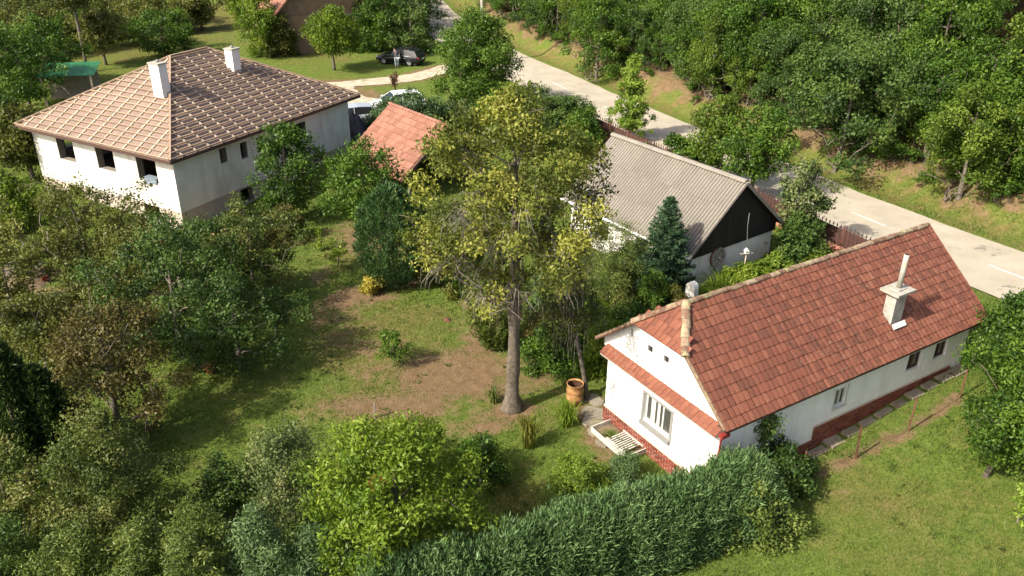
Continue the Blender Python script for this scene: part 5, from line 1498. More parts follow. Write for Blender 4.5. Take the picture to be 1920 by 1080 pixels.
# ---- top left orchard and field edge
for q, (spec_, mt, sh, zb_, lb) in enumerate([
    (((-16.29, 77.93, -0.00), 5.49, 2.26),'lf_bright','oval',1.6,'small green tree alone on the grass before the barn'),
    (((-36.75, 64.14, -0.00), 6.20, 2.99),'lf_dense','round',1.0,'broad dark tree left of the green-roofed shelter'),
    (((-38.46, 70.62, -0.00), 5.78, 2.61),'lf_dense','round',1.2,'dark tree behind the green-roofed shelter'),
    (((-29.08, 49.02, -0.03), 4.26, 1.74),'lf_orch','spread',1.2,'old dark tree with forked trunk at the left end of the unfinished house'),
    (((-32.34, 52.34, -0.00), 4.30, 1.84),'lf_dense','round',.6,'dark bushy tree cut by the left edge beside the unfinished house'),
    (((-33.96, 84.38, -0.00), 4.10, 3.34),'lf_dense','round',.5,'round green bushy tree behind the roof of the unfinished house'),
    (((-37.44, 79.14, -0.00), 4.82, 2.29),'lf_orch','round',1.6,'orchard tree with bare lower trunk on the dry grass'),
    (((-37.93, 76.37, -0.00), 8.73, 1.62),'lf_orch','oval',5.5,'tall leaning tree with long bare trunk at the top left'),
    (((-24.42, 83.62, -0.00), 6.13, 2.28),'lf_bright','oval',.3,'ivy-covered green tree left of the barn'),
    (((-22.64, 83.70, -0.00), 3.73, 1.27),'lf_orch','bush',.2,'dry green bush at the left corner of the barn'),
    (((-12.99, 86.62, -0.00), 6.56, 2.87),'lf_dense','oval',.5,'dense dark tree right of the barn doorway'),
    (((-9.95, 85.51, -0.00), 6.49, 2.84),'lf_deep','round',.5,'dark tree behind the black car'),
    (((-14.57, 86.54, -0.00), 3.84, 1.31),'lf_dense','bush',.1,'green bush right of the barn doorway'),
    (((-47.14, 90.25, -0.00), 7.02, 3.52),'lf_orch','round',1.2,'light orchard tree at the top left edge'),
    (((-49.42, 86.14, -0.00), 6.03, 3.38),'lf_orch','round',1.0,'pale green tree in the top left corner'),
    (((-41.55, 94.89, -0.00), 6.01, 3.41),'lf_orch','round',1.0,'orchard tree on the slope above the round bushy tree'),
    (((-34.39, 96.81, -0.00), 5.30, 1.74),'lf_orch','oval',1.2,'thin tree beside the brown grass field'),
    (((-42.64, 85.20, -0.00), 3.78, 2.85),'lf_dense','round',.8,'round green tree between the two orchard trunks'),
    (((-37.72, 88.01, -0.00), 4.14, 2.40),'lf_orch','round',.6,'olive tree left of the round bushy tree'),
    (((-44.06, 82.71, -0.00), 4.18, 2.52),'lf_orch','round',.8,'olive tree above the green-roofed shelter'),
    (((-35.88, 95.19, -0.00), 4.15, 2.58),'lf_orch','round',.5,'olive bush tree above the round bushy tree'),
    (((-42.69, 73.21, -0.00), 4.01, 2.71),'lf_orch','round',.8,'olive tree at the left edge above the shelter'),
    (((-40.17, 99.73, -0.00), 5.43, 2.98),'lf_dense','round',.6,'green tree cut by the top edge over the big roof'),
    (((-46.55, 97.75, -0.00), 6.15, 3.21),'lf_dense','round',.8,'green tree cut by the top edge beside the leaning trunk'),
    (((-34.44, 109.05, -0.00), 5.55, 2.92),'lf_orch','round',.6,'olive tree at the far end of the brown grass field'),
    ]):
    make_tree('orchard_tree', lb, spec_, mt, 140 + q, zb=zb_, nc=74, lpc=120, ls=.205, cr=.66, shape=sh, tr=.13, lob=.35, group=None)
make_bush('grass_bank', 'bright green overgrown bush at the left edge below the house', ((-26.38, 41.53, -0.12), 2.53, 2.09), 'lf_bright', 170, nc=60, ls=.16, cr=.45)
for q, (spec_, lb) in enumerate([(((-26.87, 42.21, -0.10), 2.71, 1.27),'tall weeds at the left edge near the house'), (((-22.87, 39.14, -0.22), 1.17, 0.94),'weeds left of the forked plum tree')]):
    make_bush('weed_patch', lb, spec_, 'lf_thujag', 180 + q, nc=34, ls=.15, cr=.35)

# ---- grass on the lawns: short blades, one mass
def grass():
    rs = np.random.RandomState(4)
    n = 250000
    y = 16.5 + 34 * rs.rand(n) ** 1.35; x = (rs.rand(n) * 2 - 1) * (y * .62 + 4)
    dry, soil = ground_fields(x, y)
    keep = rs.rand(n) > np.clip(soil * 1.15 - .05, 0, .97)
    def outside(ox, oy, az, l0, l1, w0, w1):
        ax, ay = math.sin(az), math.cos(az); i = (x - ox) * ax + (y - oy) * ay; j = -(x - ox) * ay + (y - oy) * ax
        return ~((i > l0) & (i < l1) & (j > w0) & (j < w1))
    keep &= outside(6.10, 19.86, 1.009, .2, 12.7, .2, 5.8)
    keep &= outside(-17.44, 41.55, .501, .5, 15, .5, 12.2)
    keep &= outside(7.8, 34.17, -.65, .2, 8.6, -6.4, -.3)
    keep &= np.abs(line_dist(x, y, ROADS)) > 3.1
    x = x[keep]; y = y[keep]; dry = dry[keep]; n = len(x)
    dist = np.hypot(x, y)
    h = (.045 + .055 * rs.rand(n) ** 2) * (1 + .5 * (vnoise(x, y, 1.2, 9) > .62)) * (.8 + dist / 90)
    w = .016 * (dist / 24)
    z = h_ground(x, y)
    a = rs.rand(n) * 6.283
    lean = rs.randn(n, 2) * .04
    s = np.stack([np.cos(a) * w, np.sin(a) * w, np.zeros(n)], 1)
    b = np.stack([x, y, z - .01], 1); t = b + np.stack([lean[:, 0], lean[:, 1], h + .01], 1)
    v = np.stack([b - s, b + s, t], 1).reshape(-1, 3)
    q = np.arange(n * 3).reshape(-1, 3)
    g = vnoise(x, y, .5, 5)
    ti = np.clip(.38 + dry * .35 + (g - .5) * .3 + rs.randn(n) * .16, 0, 1)
    tag(link('grass', np_mesh('grass', v, q, M['grass'], True, ti)), kind='stuff')
grass()

def weeds():
    rs = np.random.RandomState(14)
    n = 900
    y = 17 + 30 * rs.rand(n) ** 1.3; x = (rs.rand(n) * 2 - 1) * (y * .6 + 3)
    g = vnoise(x, y, .8, 21)
    keep = (g > .5) & (np.abs(line_dist(x, y, ROADS)) > 4)
    for ox, oy, az, l0, l1, w0, w1 in ((6.10, 19.86, 1.009, -.1, 12.9, -.1, 6.1), (-17.44, 41.55, .501, .3, 15.2, .3, 12.4), (7.8, 34.17, -.65, .2, 8.6, -6.4, -.3)):
        ax, ay = math.sin(az), math.cos(az); i = (x - ox) * ax + (y - oy) * ay; j = -(x - ox) * ay + (y - oy) * ax
        keep &= ~((i > l0) & (i < l1) & (j > w0) & (j < w1))
    x = x[keep]; y = y[keep]; m = len(x)
    p = np.stack([x, y, h_ground(x, y) + .01], 1)
    k = 14
    base = np.repeat(p, k, 0); r = rs.rand(m * k) ** .6 * np.repeat(.06 + .16 * rs.rand(m), k); a = rs.rand(m * k) * 6.283
    base = base + np.stack([np.cos(a) * r, np.sin(a) * r, .015 + .05 * rs.rand(m * k)], 1)
    nr = unit(np.stack([np.cos(a) * .4, np.sin(a) * .4, np.ones(m * k)], 1) + rs.randn(m * k, 3) * .3)
    tg = np.stack([np.cos(a), np.sin(a), .3 + .4 * rs.rand(m * k)], 1)
    v, q = leaf_quads(base, tg, nr, .06 + .07 * rs.rand(m * k), .03 + .03 * rs.rand(m * k))
    ti = np.clip(np.repeat(rs.rand(m), k) * .7 + rs.rand(m * k) * .3, 0, 1)
    tag(link('lawn_weeds', np_mesh('lawn_weeds', v, q, M['lf_olive'], True, ti)), kind='stuff')
weeds()

# ------------------------------------------------------------------ things in the garden
def barrel():
    x, y, z = (2.32, 25.90, 0.03)
    root = empty('barrel', (x, y, hz(x, y)), .4, 'rusty open oil barrel beside the slim trunk', 'barrel')
    r, h = .30, .86
    mb = MB()
    pr = [(r * .98, 0)]
    for zc in (.28, .57): pr += [(r, zc - .05), (r + .018, zc - .015), (r + .018, zc + .015), (r, zc + .05)]
    pr += [(r, h - .02), (r + .015, h - .01), (r + .015, h), (r - .012, h), (r - .014, .10), (0.01, .10)]
    mb.lathe([(0.01, .005)] + pr[:-1], 20); mb.build('body', M['rust'], root, True)
    mb = MB(); mb.lathe([(r - .018, h - .06), (r - .02, .12), (.01, .12)], 20); mb.build('lining', M['rust_in'], root, True)
barrel()

def paving():
    root = empty('paving', (0, 0, 0)); tag(root, kind='structure')
    prs = random.Random(5)
    def slab(x, y, w, d, rz, lift=.03, mat='paving'):
        mb = MB(); n = 7; pts = []
        for k in range(n):
            a = 6.283 * k / n + prs.uniform(-.25, .25); pts.append((math.cos(a) * w / 2 * prs.uniform(.8, 1.1), math.sin(a) * d / 2 * prs.uniform(.8, 1.1), -.06))
        mb.prism(pts, (0, 0, .10), prs.random())
        o = mb.build('paving_stone', M[mat], root); o.location = (x, y, hz(x, y) + lift); o.rotation_euler = (prs.uniform(-.03, .03), prs.uniform(-.03, .03), rz)
    for (x, y, z), w, d in [((3.12, 25.95, 0.08), .8, .6), ((2.84, 25.33, 0.05), .7, .6), ((3.20, 25.11, 0.06), .65, .8), ((2.76, 24.78, 0.02), .7, .5), ((3.08, 24.55, 0.03), .9, .6), ((2.97, 24.12, 0.01), .7, .6), ((3.32, 23.92, 0.03), .7, .5), ((3.14, 23.53, -0.00), .6, .5), ((2.68, 25.98, 0.05), .45, .4)]:
        slab(x, y, w, d, prs.uniform(0, 3))
    s = (math.sin(1.009), math.cos(1.009)); b = (-math.cos(1.009), math.sin(1.009))
    for k in range(15):
        i = .6 + k * .82; j = .12
        if prs.random() < .15: continue
        mb = MB(); w = .36 + prs.uniform(-.1, .05); d = .17 + prs.uniform(-.05, .05)
        mb.box(-w, w, -d, d, -.06, .04, prs.random()); o = mb.build('paving_stone', M['paving'], root)
        x = 6.10 + s[0] * i + b[0] * j; y = 19.86 + s[1] * i + b[1] * j
        o.location = (x, y, hz(x, y) + .02); o.rotation_euler = (.02, prs.uniform(-.03, .03), math.pi / 2 - 1.009 + prs.uniform(-.05, .05))
paving()

def cold_frame():
    x, y, z = (3.68, 23.50, 0.04)
    root = empty('cold_frame', (x, y, hz(x, y)), math.atan2(-.846, .533), 'white wooden bed frame with a slatted panel beside the farmhouse gable', 'garden bed')
    L, W = 1.9, .95
    for a, b in (((-L/2, -W/2, .17), (L/2, -W/2, .17)), ((-L/2, W/2, .17), (L/2, W/2, .17)), ((-L/2, -W/2, .17), (-L/2, W/2, .17)), ((L/2, -W/2, .17), (L/2, W/2, .17))):
        mb = MB(); a = Vector(a); b = Vector(b); d = (b - a).normalized(); mb.bar(a + d * .025, b - d * .025, .04, .20); mb.build('board', M['wood_white'], root)
    mb = MB(); mb.box(-L/2 + .03, L/2 - .03, -W/2 + .03, W/2 - .03, -.05, .12); mb.build('soil', M['earth'], root)
    for k in range(9):
        mb = MB(); q = -.12 + k * .10; mb.bar((q, -W/2 + .06, .24 + .01 * (k % 2)), (q, W/2 - .16, .27), .045, .025); mb.build('slat', M['wood_white'], root)
    for q in (-.15, .75):
        pass
    mb = MB(); mb.bar((-.2, W/2 - .14, .29), (.85, W/2 - .14, .29), .05, .03); mb.bar((-.2, -W/2 + .08, .265), (.85, -W/2 + .08, .265), .05, .03); tag(mb.build('panel_frame', M['wood_white'], root), kind='stuff')
    x2, y2, z2 = (4.05, 23.86, 0.08)
    mb = MB(); mb.bar((-1.1, 0, .04), (1.1, 0, .05), .06, .05); o = mb.build('white_batten', M['wood_white'], None, False, (x2, y2, hz(x2, y2) + .02), (0, .01, math.atan2(-.846, .533)))
    tag(o, 'long white batten lying at the foot of the brick plinth', 'batten')
    for q, (xx, yy, zz) in enumerate([(3.52, 23.70, 0.03), (3.85, 23.10, 0.03)]):
        make_tuft('weed_clump', ['weeds growing in the white bed, upper end', 'weeds growing in the white bed, lower end'][q], ((xx, yy, zz), .28, .32), 'lf_thujag', 300 + q, n=16)
cold_frame()

def iron_posts():
    d = [((9.10, 21.15, 0.39), 872, 'rusty iron fence post by the dark shrub at the hedge end'), ((11.12, 22.03, 0.61), 806, 'rusty iron fence post, second from the hedge'), ((13.19, 23.15, 0.86), 757, 'rusty iron fence post, third from the hedge'), ((15.62, 24.82, 1.17), 688, 'rusty iron fence post nearest the walnut tree')]
    for k, ((x, y, z), t, lb) in enumerate(d):
        mb = MB(); h = 1.28; l = [(.05, .02), (-.06, .05), (.10, .04), (.06, .03)][k]
        mb.bar((-.0, .02, -.3), (l[0], .02 + l[1], h), .04, .012); mb.bar((.02, 0, -.3), (.02 + l[0], l[1], h), .012, .04)
        tag(mb.build('iron_post', M['rust_dark'], None, False, (x, y, hz(x, y)), (0, 0, .6)), lb, 'fence post', 'rusty posts along the grass boundary')
    # sagging wires between the posts
    for k in range(3):
        (x0, y0, z0), (x1, y1, z1) = d[k][0], d[k + 1][0]
        a = Vector((x0, y0, hz(x0, y0))); b = Vector((x1, y1, hz(x1, y1)))
        for hh in (.55, 1.05):
            mb = MB(); mb.tube([a + Vector((0, 0, hh)), (a + b) / 2 + Vector((0, 0, hh - .08)), b + Vector((0, 0, hh))], .006, 4)
            tag(mb.build('fence_wire', M['rust_dark']), '%s rusty wire %s' % ('lower' if hh < 1 else 'upper', ['between the hedge-end iron post and the next one', 'between the two middle iron posts', 'between the third iron post and the one by the walnut'][k]), 'wire', 'wires between the iron posts')
    x, y, z = (-4.81, 24.84, -0.00)
    mb = MB(); mb.bar((0, 0, -.3), (.02, 0, .62), .07, .05); tag(mb.build('wooden_stake', M['wood_grey'], None, False, (x, y, hz(x, y))), 'short dark stake standing on the lawn above the walnut', 'stake')
iron_posts()

def wheel():
    root = empty('wagon_wheel', (9.43, 35.70, 1.40), math.pi / 2 + .650, 'old wooden wagon wheel hung on the cottage gable wall', 'wheel')
    r = .47
    def ring(ra, rb, d0, d1, n=28):
        mb = MB()
        for k in range(n):
            a, b = 6.283 * k / n, 6.283 * (k + 1) / n
            P = lambda rr, t, d: (d, rr * math.cos(t), rr * math.sin(t))
            mb.prism([P(ra, a, d0), P(rb, a, d0), P(rb, b, d0), P(ra, b, d0)], (d1 - d0, 0, 0), rnd.random())
        return mb
    ring(r - .07, r, -.05, .02).build('rim', M['wood_grey'], root)
    ring(r + .001, r + .014, -.055, .025).build('iron_tyre', M['rust_dark'], root)
    for k in range(10):
        a = 6.283 * k / 10 + .2; mb = MB(); mb.bar((-.02, .08 * math.cos(a), .08 * math.sin(a)), (-.02, (r - .06) * math.cos(a), (r - .06) * math.sin(a)), .04, .035, (1, 0, 0)); mb.build('spoke', M['wood_grey'], root)
    mb = MB(); mb.tube([(.02, 0, 0), (-.05, 0, 0), (-.14, 0, 0)], [.085, .095, .06], 12); mb.build('hub', M['wood_grey'], root, True)
    mb = MB(); mb.tube([(-.141, 0, 0), (-.16, 0, 0)], [.035, .03], 8); mb.build('hub_cap', M['white_stone'], root)
wheel()

def bird_pole():
    loc, H, W = (10.65, 35.46, 0.21), 1.47, 0.25
    H2 = H + 1.75
    root = empty('bird_table', (loc[0], loc[1], hz(loc[0], loc[1])), .2, 'thin garden pole with small crossboard, feeder and tall bent rod', 'bird table')
    mb = MB(); mb.tube([(-.05, 0, -.2), (0, 0, H * .5), (0.02, 0, H)], .028, 7); mb.build('pole', M['wood_pale'], root, True)
    mb = MB(); mb.box(-.30, .32, -.05, .05, H, H + .025); mb.build('crossboard', M['wood_grey'], root)
    mb = MB(); mb.box(-.08, .12, -.08, .08, H + .032, H + .06); mb.prism([(-.1, -.1, H + .14), (.14, -.1, H + .14), (.02, -.1, H + .26)], (0, .2, 0)); mb.box(-.07, -.05, -.07, .07, H + .06, H + .14); mb.box(.09, .11, -.07, .07, H + .06, H + .14); mb.build('feeder', M['white_stone'], root)
    mb = MB(); mb.tube([(.02, .0, H + .2), (-.05, 0, H + .75), (-.12, 0, H + 1.3), (-.13, 0, H + 2.0)], .011, 5); mb.build('rod', M['frame_grey'], root, True)
bird_pole()

def pillar():
    x, y, z = (7.95, 33.23, 0.20)
    root = empty('garden_pillar', (x, y, hz(x, y)), math.pi / 2 + .65, 'rounded white plastered pillar at the cottage corner', 'pillar')
    mb = MB(); n = 10; pts = [(-.24, 0, -.2), (.24, 0, -.2)] + [(.24 * math.cos(math.pi * k / n), 0, .95 + .26 * math.sin(math.pi * k / n)) for k in range(n + 1)]
    mb.prism(pts, (0, .28, 0)); mb.build('shaft', M['white_stone'], root)
pillar()

# ------------------------------------------------------------------ rusty street fence on its red base
def fence():
    root = empty('street_fence', (10.5, 49.4, 0), 0, 'rusty brown metal fence with spiked top on a red base along the road', 'fence')
    A = Vector((4.6, 60.7, 0)); B = Vector((19.4, 33.6, 0)); d = (B - A); Ln = d.length; d.normalize(); n = Vector((-d.y, d.x, 0)); o = Vector((10.5, 49.4, 0))
    step = 2.05; k = 0; s = 0
    while s < Ln - .1:
        e = min(s + step, Ln)
        p = A + d * s; q = A + d * e
        zp = hz(p.x, p.y); zq = hz(q.x, q.y); zz = min(zp, zq)
        p = p - o; q = q - o
        mb = MB(); mb.prism([p + n * .16 + Vector((0, 0, zz - .3)), q + n * .16 + Vector((0, 0, zz - .3)), q - n * .16 + Vector((0, 0, zz - .3)), p - n * .16 + Vector((0, 0, zz - .3))], (0, 0, .72), rnd.random()); mb.build('fence_base', M['fence_base'], root)
        mb = MB(); mb.bar(p + d * .03 - n * .0 + Vector((0, 0, zz + .422)), p + d * .03 + Vector((0, 0, zz + 1.52)), .06, .06); mb.build('fence_post', M['fence_red'], root)
        p2 = p + d * .09; q2 = q - d * .03
        for h in (.55, 1.32):
            mb = MB(); mb.bar(p2 + n * .02 + Vector((0, 0, zz + h)), q2 + n * .02 + Vector((0, 0, zz + h)), .04, .045); mb.build('rail', M['fence_red'], root)
        mb = MB(); mb.bar(p2 - n * .02 + Vector((0, 0, zz + .92)), q2 - n * .02 + Vector((0, 0, zz + .92)), .012, .86, (0, 0, 1), rnd.random()); mb.build('fence_panel', M['fence_metal'], root)
        m_ = 8
        for c in range(m_):
            x = p2 + (q2 - p2) * ((c + .5) / m_) - n * .045
            mb = MB(); mb.bar(x + Vector((0, 0, zz + .5)), x + Vector((0, 0, zz + 1.46)), .035, .02, n); mb.prism([x + d * .05 + Vector((0, 0, zz + 1.46)), x - d * .05 + Vector((0, 0, zz + 1.46)), x + Vector((0, 0, zz + 1.62))], n * .02)
            mb.build('picket', M['fence_metal'], root)
        s = e
fence()

# ------------------------------------------------------------------ vehicles and the person
def vehicle(name, label, cat, loc, rz, paint, kind='wagon'):
    root = empty(name, loc, rz, label, cat)
    if kind == 'van':
        L, hw, zr = 4.9, .92, 1.95
        st = [(-2.45, .62, .55, 1.0, .80), (-2.40, .90, .35, 1.15, .86), (-.9, .92, .30, 1.15, .86), (1.3, .92, .30, 1.12, .84), (2.05, .90, .30, 1.02, .82), (2.40, .82, .38, .86, .7), (2.48, .7, .5, .7, .6)]
        roof = [(-2.38, 1.15, .84), (-2.25, 1.86, .74), (-.9, 1.95, .74), (.75, 1.90, .72), (1.85, 1.08, .80)]
        wx = (1.55, -1.5)
    else:
        L, hw, zr = 4.5, .89, 1.46
        st = [(-2.25, .66, .55, .80, .74), (-2.18, .84, .34, .92, .80), (-1.35, .89, .26, .95, .82), (.2, .89, .24, .93, .82), (1.0, .89, .25, .92, .80), (1.75, .86, .28, .80, .74), (2.18, .76, .34, .68, .62), (2.27, .62, .48, .60, .54)]
        roof = [(-2.10, .93, .78), (-1.78, 1.36, .60), (-.7, 1.46, .62), (.25, 1.42, .60), (1.05, .93, .76)]
        wx = (1.36, -1.24)
    def ring(x, w, zb, zt, wt): return [(x, -w * .86, zb), (x, -w, zb + .16), (x, -w, zt - .22), (x, -wt, zt), (x, wt, zt), (x, w, zt - .22), (x, w, zb + .16), (x, w * .86, zb)]
    mb = MB(); rings = [ring(*s) for s in st]; m = 8; vs = [p for r in rings for p in r]; fs = []
    for k in range(len(rings) - 1):
        for i in range(m): fs.append((k*m+i, k*m+(i+1) % m, (k+1)*m+(i+1) % m, (k+1)*m+i))
    fs += [tuple(range(m - 1, -1, -1)), tuple((len(rings)-1)*m + i for i in range(m))]
    mb.add(vs, fs); body = mb.build('body', M[paint], root, True)
    bv = body.modifiers.new('bevel', 'BEVEL'); bv.width = .05; bv.segments = 2
    mb = MB(); vs = []
    for x, z, w in roof: vs += [(x, -w, z), (x, w, z)]
    base = [(x, -w2, z2) for (x, z2, w2) in [(roof[0][0], roof[0][1] - .05, roof[0][2]), (roof[-1][0], roof[-1][1] - .05, roof[-1][2])]]
    # glasshouse: side polygons and top strips
    for k in range(len(roof) - 1):
        (xa, za, wa), (xb, zb, wb) = roof[k], roof[k + 1]
        mb.add([(xa, -wa, za), (xb, -wb, zb), (xb, wb, zb), (xa, wa, za)], [(0, 1, 2, 3)])
    for sg in (-1, 1):
        lowz = roof[0][1] - .06
        wl = .80
        for k in range(len(roof) - 1):
            (xa, za, wa), (xb, zb, wb) = roof[k], roof[k + 1]
            mb.add([(xa, sg * wa, za), (xb, sg * wb, zb), (xb, sg * wl, min(lowz, zb)), (xa, sg * wl, min(lowz, za))], [(0, 1, 2, 3)] if sg < 0 else [(3, 2, 1, 0)])
    mb.build('window', M['glass_dark'], root)
    # painted roof skin and pillars just proud of the glass
    mb = MB()
    ra, rb = roof[1], roof[3]
    mb.prism([(ra[0] - .03, -ra[2], ra[1] + .012), (roof[2][0], -roof[2][2], roof[2][1] + .012), (roof[2][0], roof[2][2], roof[2][1] + .012), (ra[0] - .03, ra[2], ra[1] + .012)], (0, 0, .02))
    mb.prism([(roof[2][0], -roof[2][2], roof[2][1] + .012), (rb[0] + .03, -rb[2], rb[1] + .012), (rb[0] + .03, rb[2], rb[1] + .012), (roof[2][0], roof[2][2], roof[2][1] + .012)], (0, 0, .02))
    mb.build('roof', M[paint], root)
    for sg in (-1, 1):
        for (xa, za, wa), (xb, zb, wb) in ((roof[0], roof[1]), (roof[3], roof[4])):
            mb = MB(); mb.bar((xa, sg * (wa + .012), za), (xb, sg * (wb + .012), zb), .07, .05); mb.build('pillar', M[paint], root)
        q = roof[2]; mb = MB(); mb.bar((q[0] + .35, sg * (.80 + .01), roof[0][1] - .04), (q[0] + .35, sg * (q[2] + .012), q[1]), .06, .03); mb.build('pillar', M[paint], root)
        mb = MB(); mb.bar((roof[0][0] + .15, sg * .822, roof[0][1] - .035), (roof[4][0], sg * .822, roof[0][1] - .035), .02, .03); mb.build('window_trim', M['rim'], root)
        mb = MB(); mb.prism([(.78, sg * .86, .98), (.92, sg * .86, .98), (.90, sg * .86, 1.10), (.78, sg * .86, 1.10)], (0, sg * .18, 0)); mb.build('mirror', M[paint], root)
        for xx in (-1.12, -.05, .95):
            mb = MB(); mb.box(xx, xx + .015, sg * (hw + .003) - .004, sg * (hw + .003) + .004, .38, .80); mb.build('door_seam', M['dark'], root)
        for xx in (-.95, .12):
            mb = MB(); mb.box(xx, xx + .2, sg * (hw + .012) - .012, sg * (hw + .012) + .012, .70, .735); mb.build('door_handle', M['rim'], root)
        mb = MB(); mb.box(-L/2 + .03, -L/2 + .20, sg * .70 - .12, sg * .70 + .12, .72, .88); mb.build('tail_light', M['lamp_red'], root)
        mb = MB(); mb.box(L/2 - .22, L/2 - .06, sg * .62 - .14, sg * .62 + .14, .58, .70); mb.build('headlight', M['lamp_clear'], root)
        for x in wx:
            w = empty('wheel', (x, sg * (hw - .10), .32)); w.parent = root
            mb = MB()
            pr = [(.20, -.10), (.30, -.105), (.325, -.07), (.325, .07), (.30, .105), (.20, .10)]
            n = 20; vs = []; fs = []
            for r_, yy in pr:
                for i in range(n): a = 6.283 * i / n; vs.append((r_ * math.cos(a), yy, r_ * math.sin(a)))
            for k in range(len(pr) - 1):
                for i in range(n): fs.append((k*n+i, k*n+(i+1) % n, (k+1)*n+(i+1) % n, (k+1)*n+i))
            mb.add(vs, fs); mb.build('tyre', M['tyre'], w, True)
            mb = MB(); mb.tube([(0, -.085, 0), (0, .085, 0)], .205, 16)
            for i in range(5): a = 6.283 * i / 5; mb.bar((0, sg * .09, 0), (.19 * math.cos(a), sg * .095, .19 * math.sin(a)), .05, .02)
            mb.build('rim', M['rim'], w)
    mb = MB(); mb.box(-L/2 - .035, -L/2 - .02, -.26, .26, .62, .73); mb.build('number_plate', M['plate'], root)
    mb = MB(); mb.box(-L/2 + .3, L/2 - .3, -.75, .75, .16, .27); mb.build('underbody', M['tyre'], root)
    return root
vehicle('parked_car', 'black estate car parked on the grass by the gravel track', 'car', (-10.60, 80.95, 0), R(160), 'paint_black')
vehicle('parked_car', 'white car parked behind the tiled shed, half hidden by bushes', 'car', (-9.0, 64.6, 0), R(202), 'paint_white')
vehicle('parked_car', 'silver white car parked at the far corner of the unfinished house', 'car', (-12.0, 60.6, 0), R(205), 'paint_silver')

def skin_mesh(name, verts, edges, radii, mat, parent, sub=2):
    import bmesh
    bm = bmesh.new(); lay = bm.verts.layers.skin.verify()
    vs = [bm.verts.new(v) for v in verts]
    for a, b in edges: bm.edges.new((vs[a], vs[b]))
    for k, (v, r) in enumerate(zip(vs, radii)):
        v[lay].radius = r if isinstance(r, tuple) else (r, r); v[lay].use_root = (k == 0)
    me = bpy.data.meshes.new(name); bm.to_mesh(me); bm.free()
    o = link(name, me, parent)
    me.materials.append(mat)
    sk = o.modifiers.new('skin', 'SKIN'); sk.use_smooth_shade = True
    if sub:
        sb = o.modifiers.new('smooth', 'SUBSURF'); sb.levels = sb.render_levels = sub
    return o

def person():
    x, y = -10.78, 79.30
    root = empty('person', (x, y, hz(x, y)), R(115), 'person in dark grey jacket and pale jeans bending into the black car', 'person')
    # local: +x faces the car; bending forward at the hips
    V = [(0, 0, .92), (.10, 0, 1.08), (.26, 0, 1.26), (.36, 0, 1.36), (.44, 0, 1.43), (.52, 0, 1.52), (.56, 0, 1.60),
         (.0, .09, .88), (.03, .11, .48), (-.03, .12, .09), (.11, .12, .03), (.0, -.09, .88), (.05, -.11, .48), (.02, -.12, .09), (.16, -.12, .03),
         (.33, .19, 1.33), (.45, .25, 1.08), (.62, .20, .97), (.70, .18, .95), (.33, -.19, 1.33), (.48, -.25, 1.10), (.66, -.20, 1.02), (.74, -.18, 1.0)]
    E = [(0,1),(1,2),(2,3),(3,4),(4,5),(5,6),(0,7),(7,8),(8,9),(9,10),(0,11),(11,12),(12,13),(13,14),(3,15),(15,16),(16,17),(17,18),(3,19),(19,20),(20,21),(21,22)]
    Rr = [.13,.125,.14,.13,.06,.095,.08,.095,.062,.045,.04,.095,.062,.045,.04,.06,.046,.034,.03,.06,.046,.034,.03]
    # fingers
    for base, sg in ((18, 1), (22, -1)):
        bx = V[base]
        for f in range(5):
            t = (f - 2) * .020
            tip = (bx[0] + .07 + (.01 if f == 2 else -.008 * abs(f - 2)), bx[1] + t * 1.2 + (.03 * -sg if (f == 0) == (sg < 0) and f in (0, 4) else 0), bx[2] - .02)
            mid = (bx[0] + .035, bx[1] + t, bx[2] - .002)
            V += [mid, tip]; Rr += [.009, .008]; k = len(V); E += [(base, k - 2), (k - 2, k - 1)]
    skin_mesh('body', V, E, Rr, M['skin'], root)
    j = [(.02, 0, .90), (.10, 0, 1.08), (.26, 0, 1.26), (.355, 0, 1.355), (.33, .20, 1.33), (.45, .26, 1.08), (.59, .215, .985), (.33, -.20, 1.33), (.48, -.26, 1.10), (.63, -.215, 1.03)]
    skin_mesh('jacket', j, [(0,1),(1,2),(2,3),(3,4),(4,5),(5,6),(3,7),(7,8),(8,9)], [.20,.20,.215,.20,.12,.095,.075,.12,.095,.075], M['jacket'], root)
    t = [(0, 0, .93), (0, .095, .86), (.03, .115, .48), (-.02, .12, .13), (0, -.095, .86), (.05, -.115, .48), (.03, -.12, .13)]
    skin_mesh('trousers', t, [(0,1),(1,2),(2,3),(0,4),(4,5),(5,6)], [.18,.145,.105,.085,.145,.105,.085], M['jeans'], root)
    for q, (a, b) in enumerate((((-.05, .12, .05), (.15, .125, .035)), ((.0, -.12, .05), (.20, -.125, .035)))):
        skin_mesh('shoe', [a, ((a[0]+b[0])/2, a[1], .05), b], [(0, 1), (1, 2)], [.05, .05, .035], M['shoe'], root, 1)
    skin_mesh('hair', [(.485, 0, 1.55), (.535, 0, 1.615), (.60, 0, 1.655)], [(0, 1), (1, 2)], [.12, .125, .08], M['hair'], root)
    mb = MB()
    for sg in (-1, 1): mb.tube([(.645, sg * .035, 1.575), (.66, sg * .035, 1.572)], [.014, .008], 6)
    mb.tube([(.64, 0, 1.57), (.672, 0, 1.53), (.64, 0, 1.525)], [.012, .016, .01], 6); mb.tube([(.625, -.03, 1.492), (.632, .03, 1.492)], .008, 5)
    tag(mb.build('face_features', M['skin'], root, True), kind='stuff')
person()

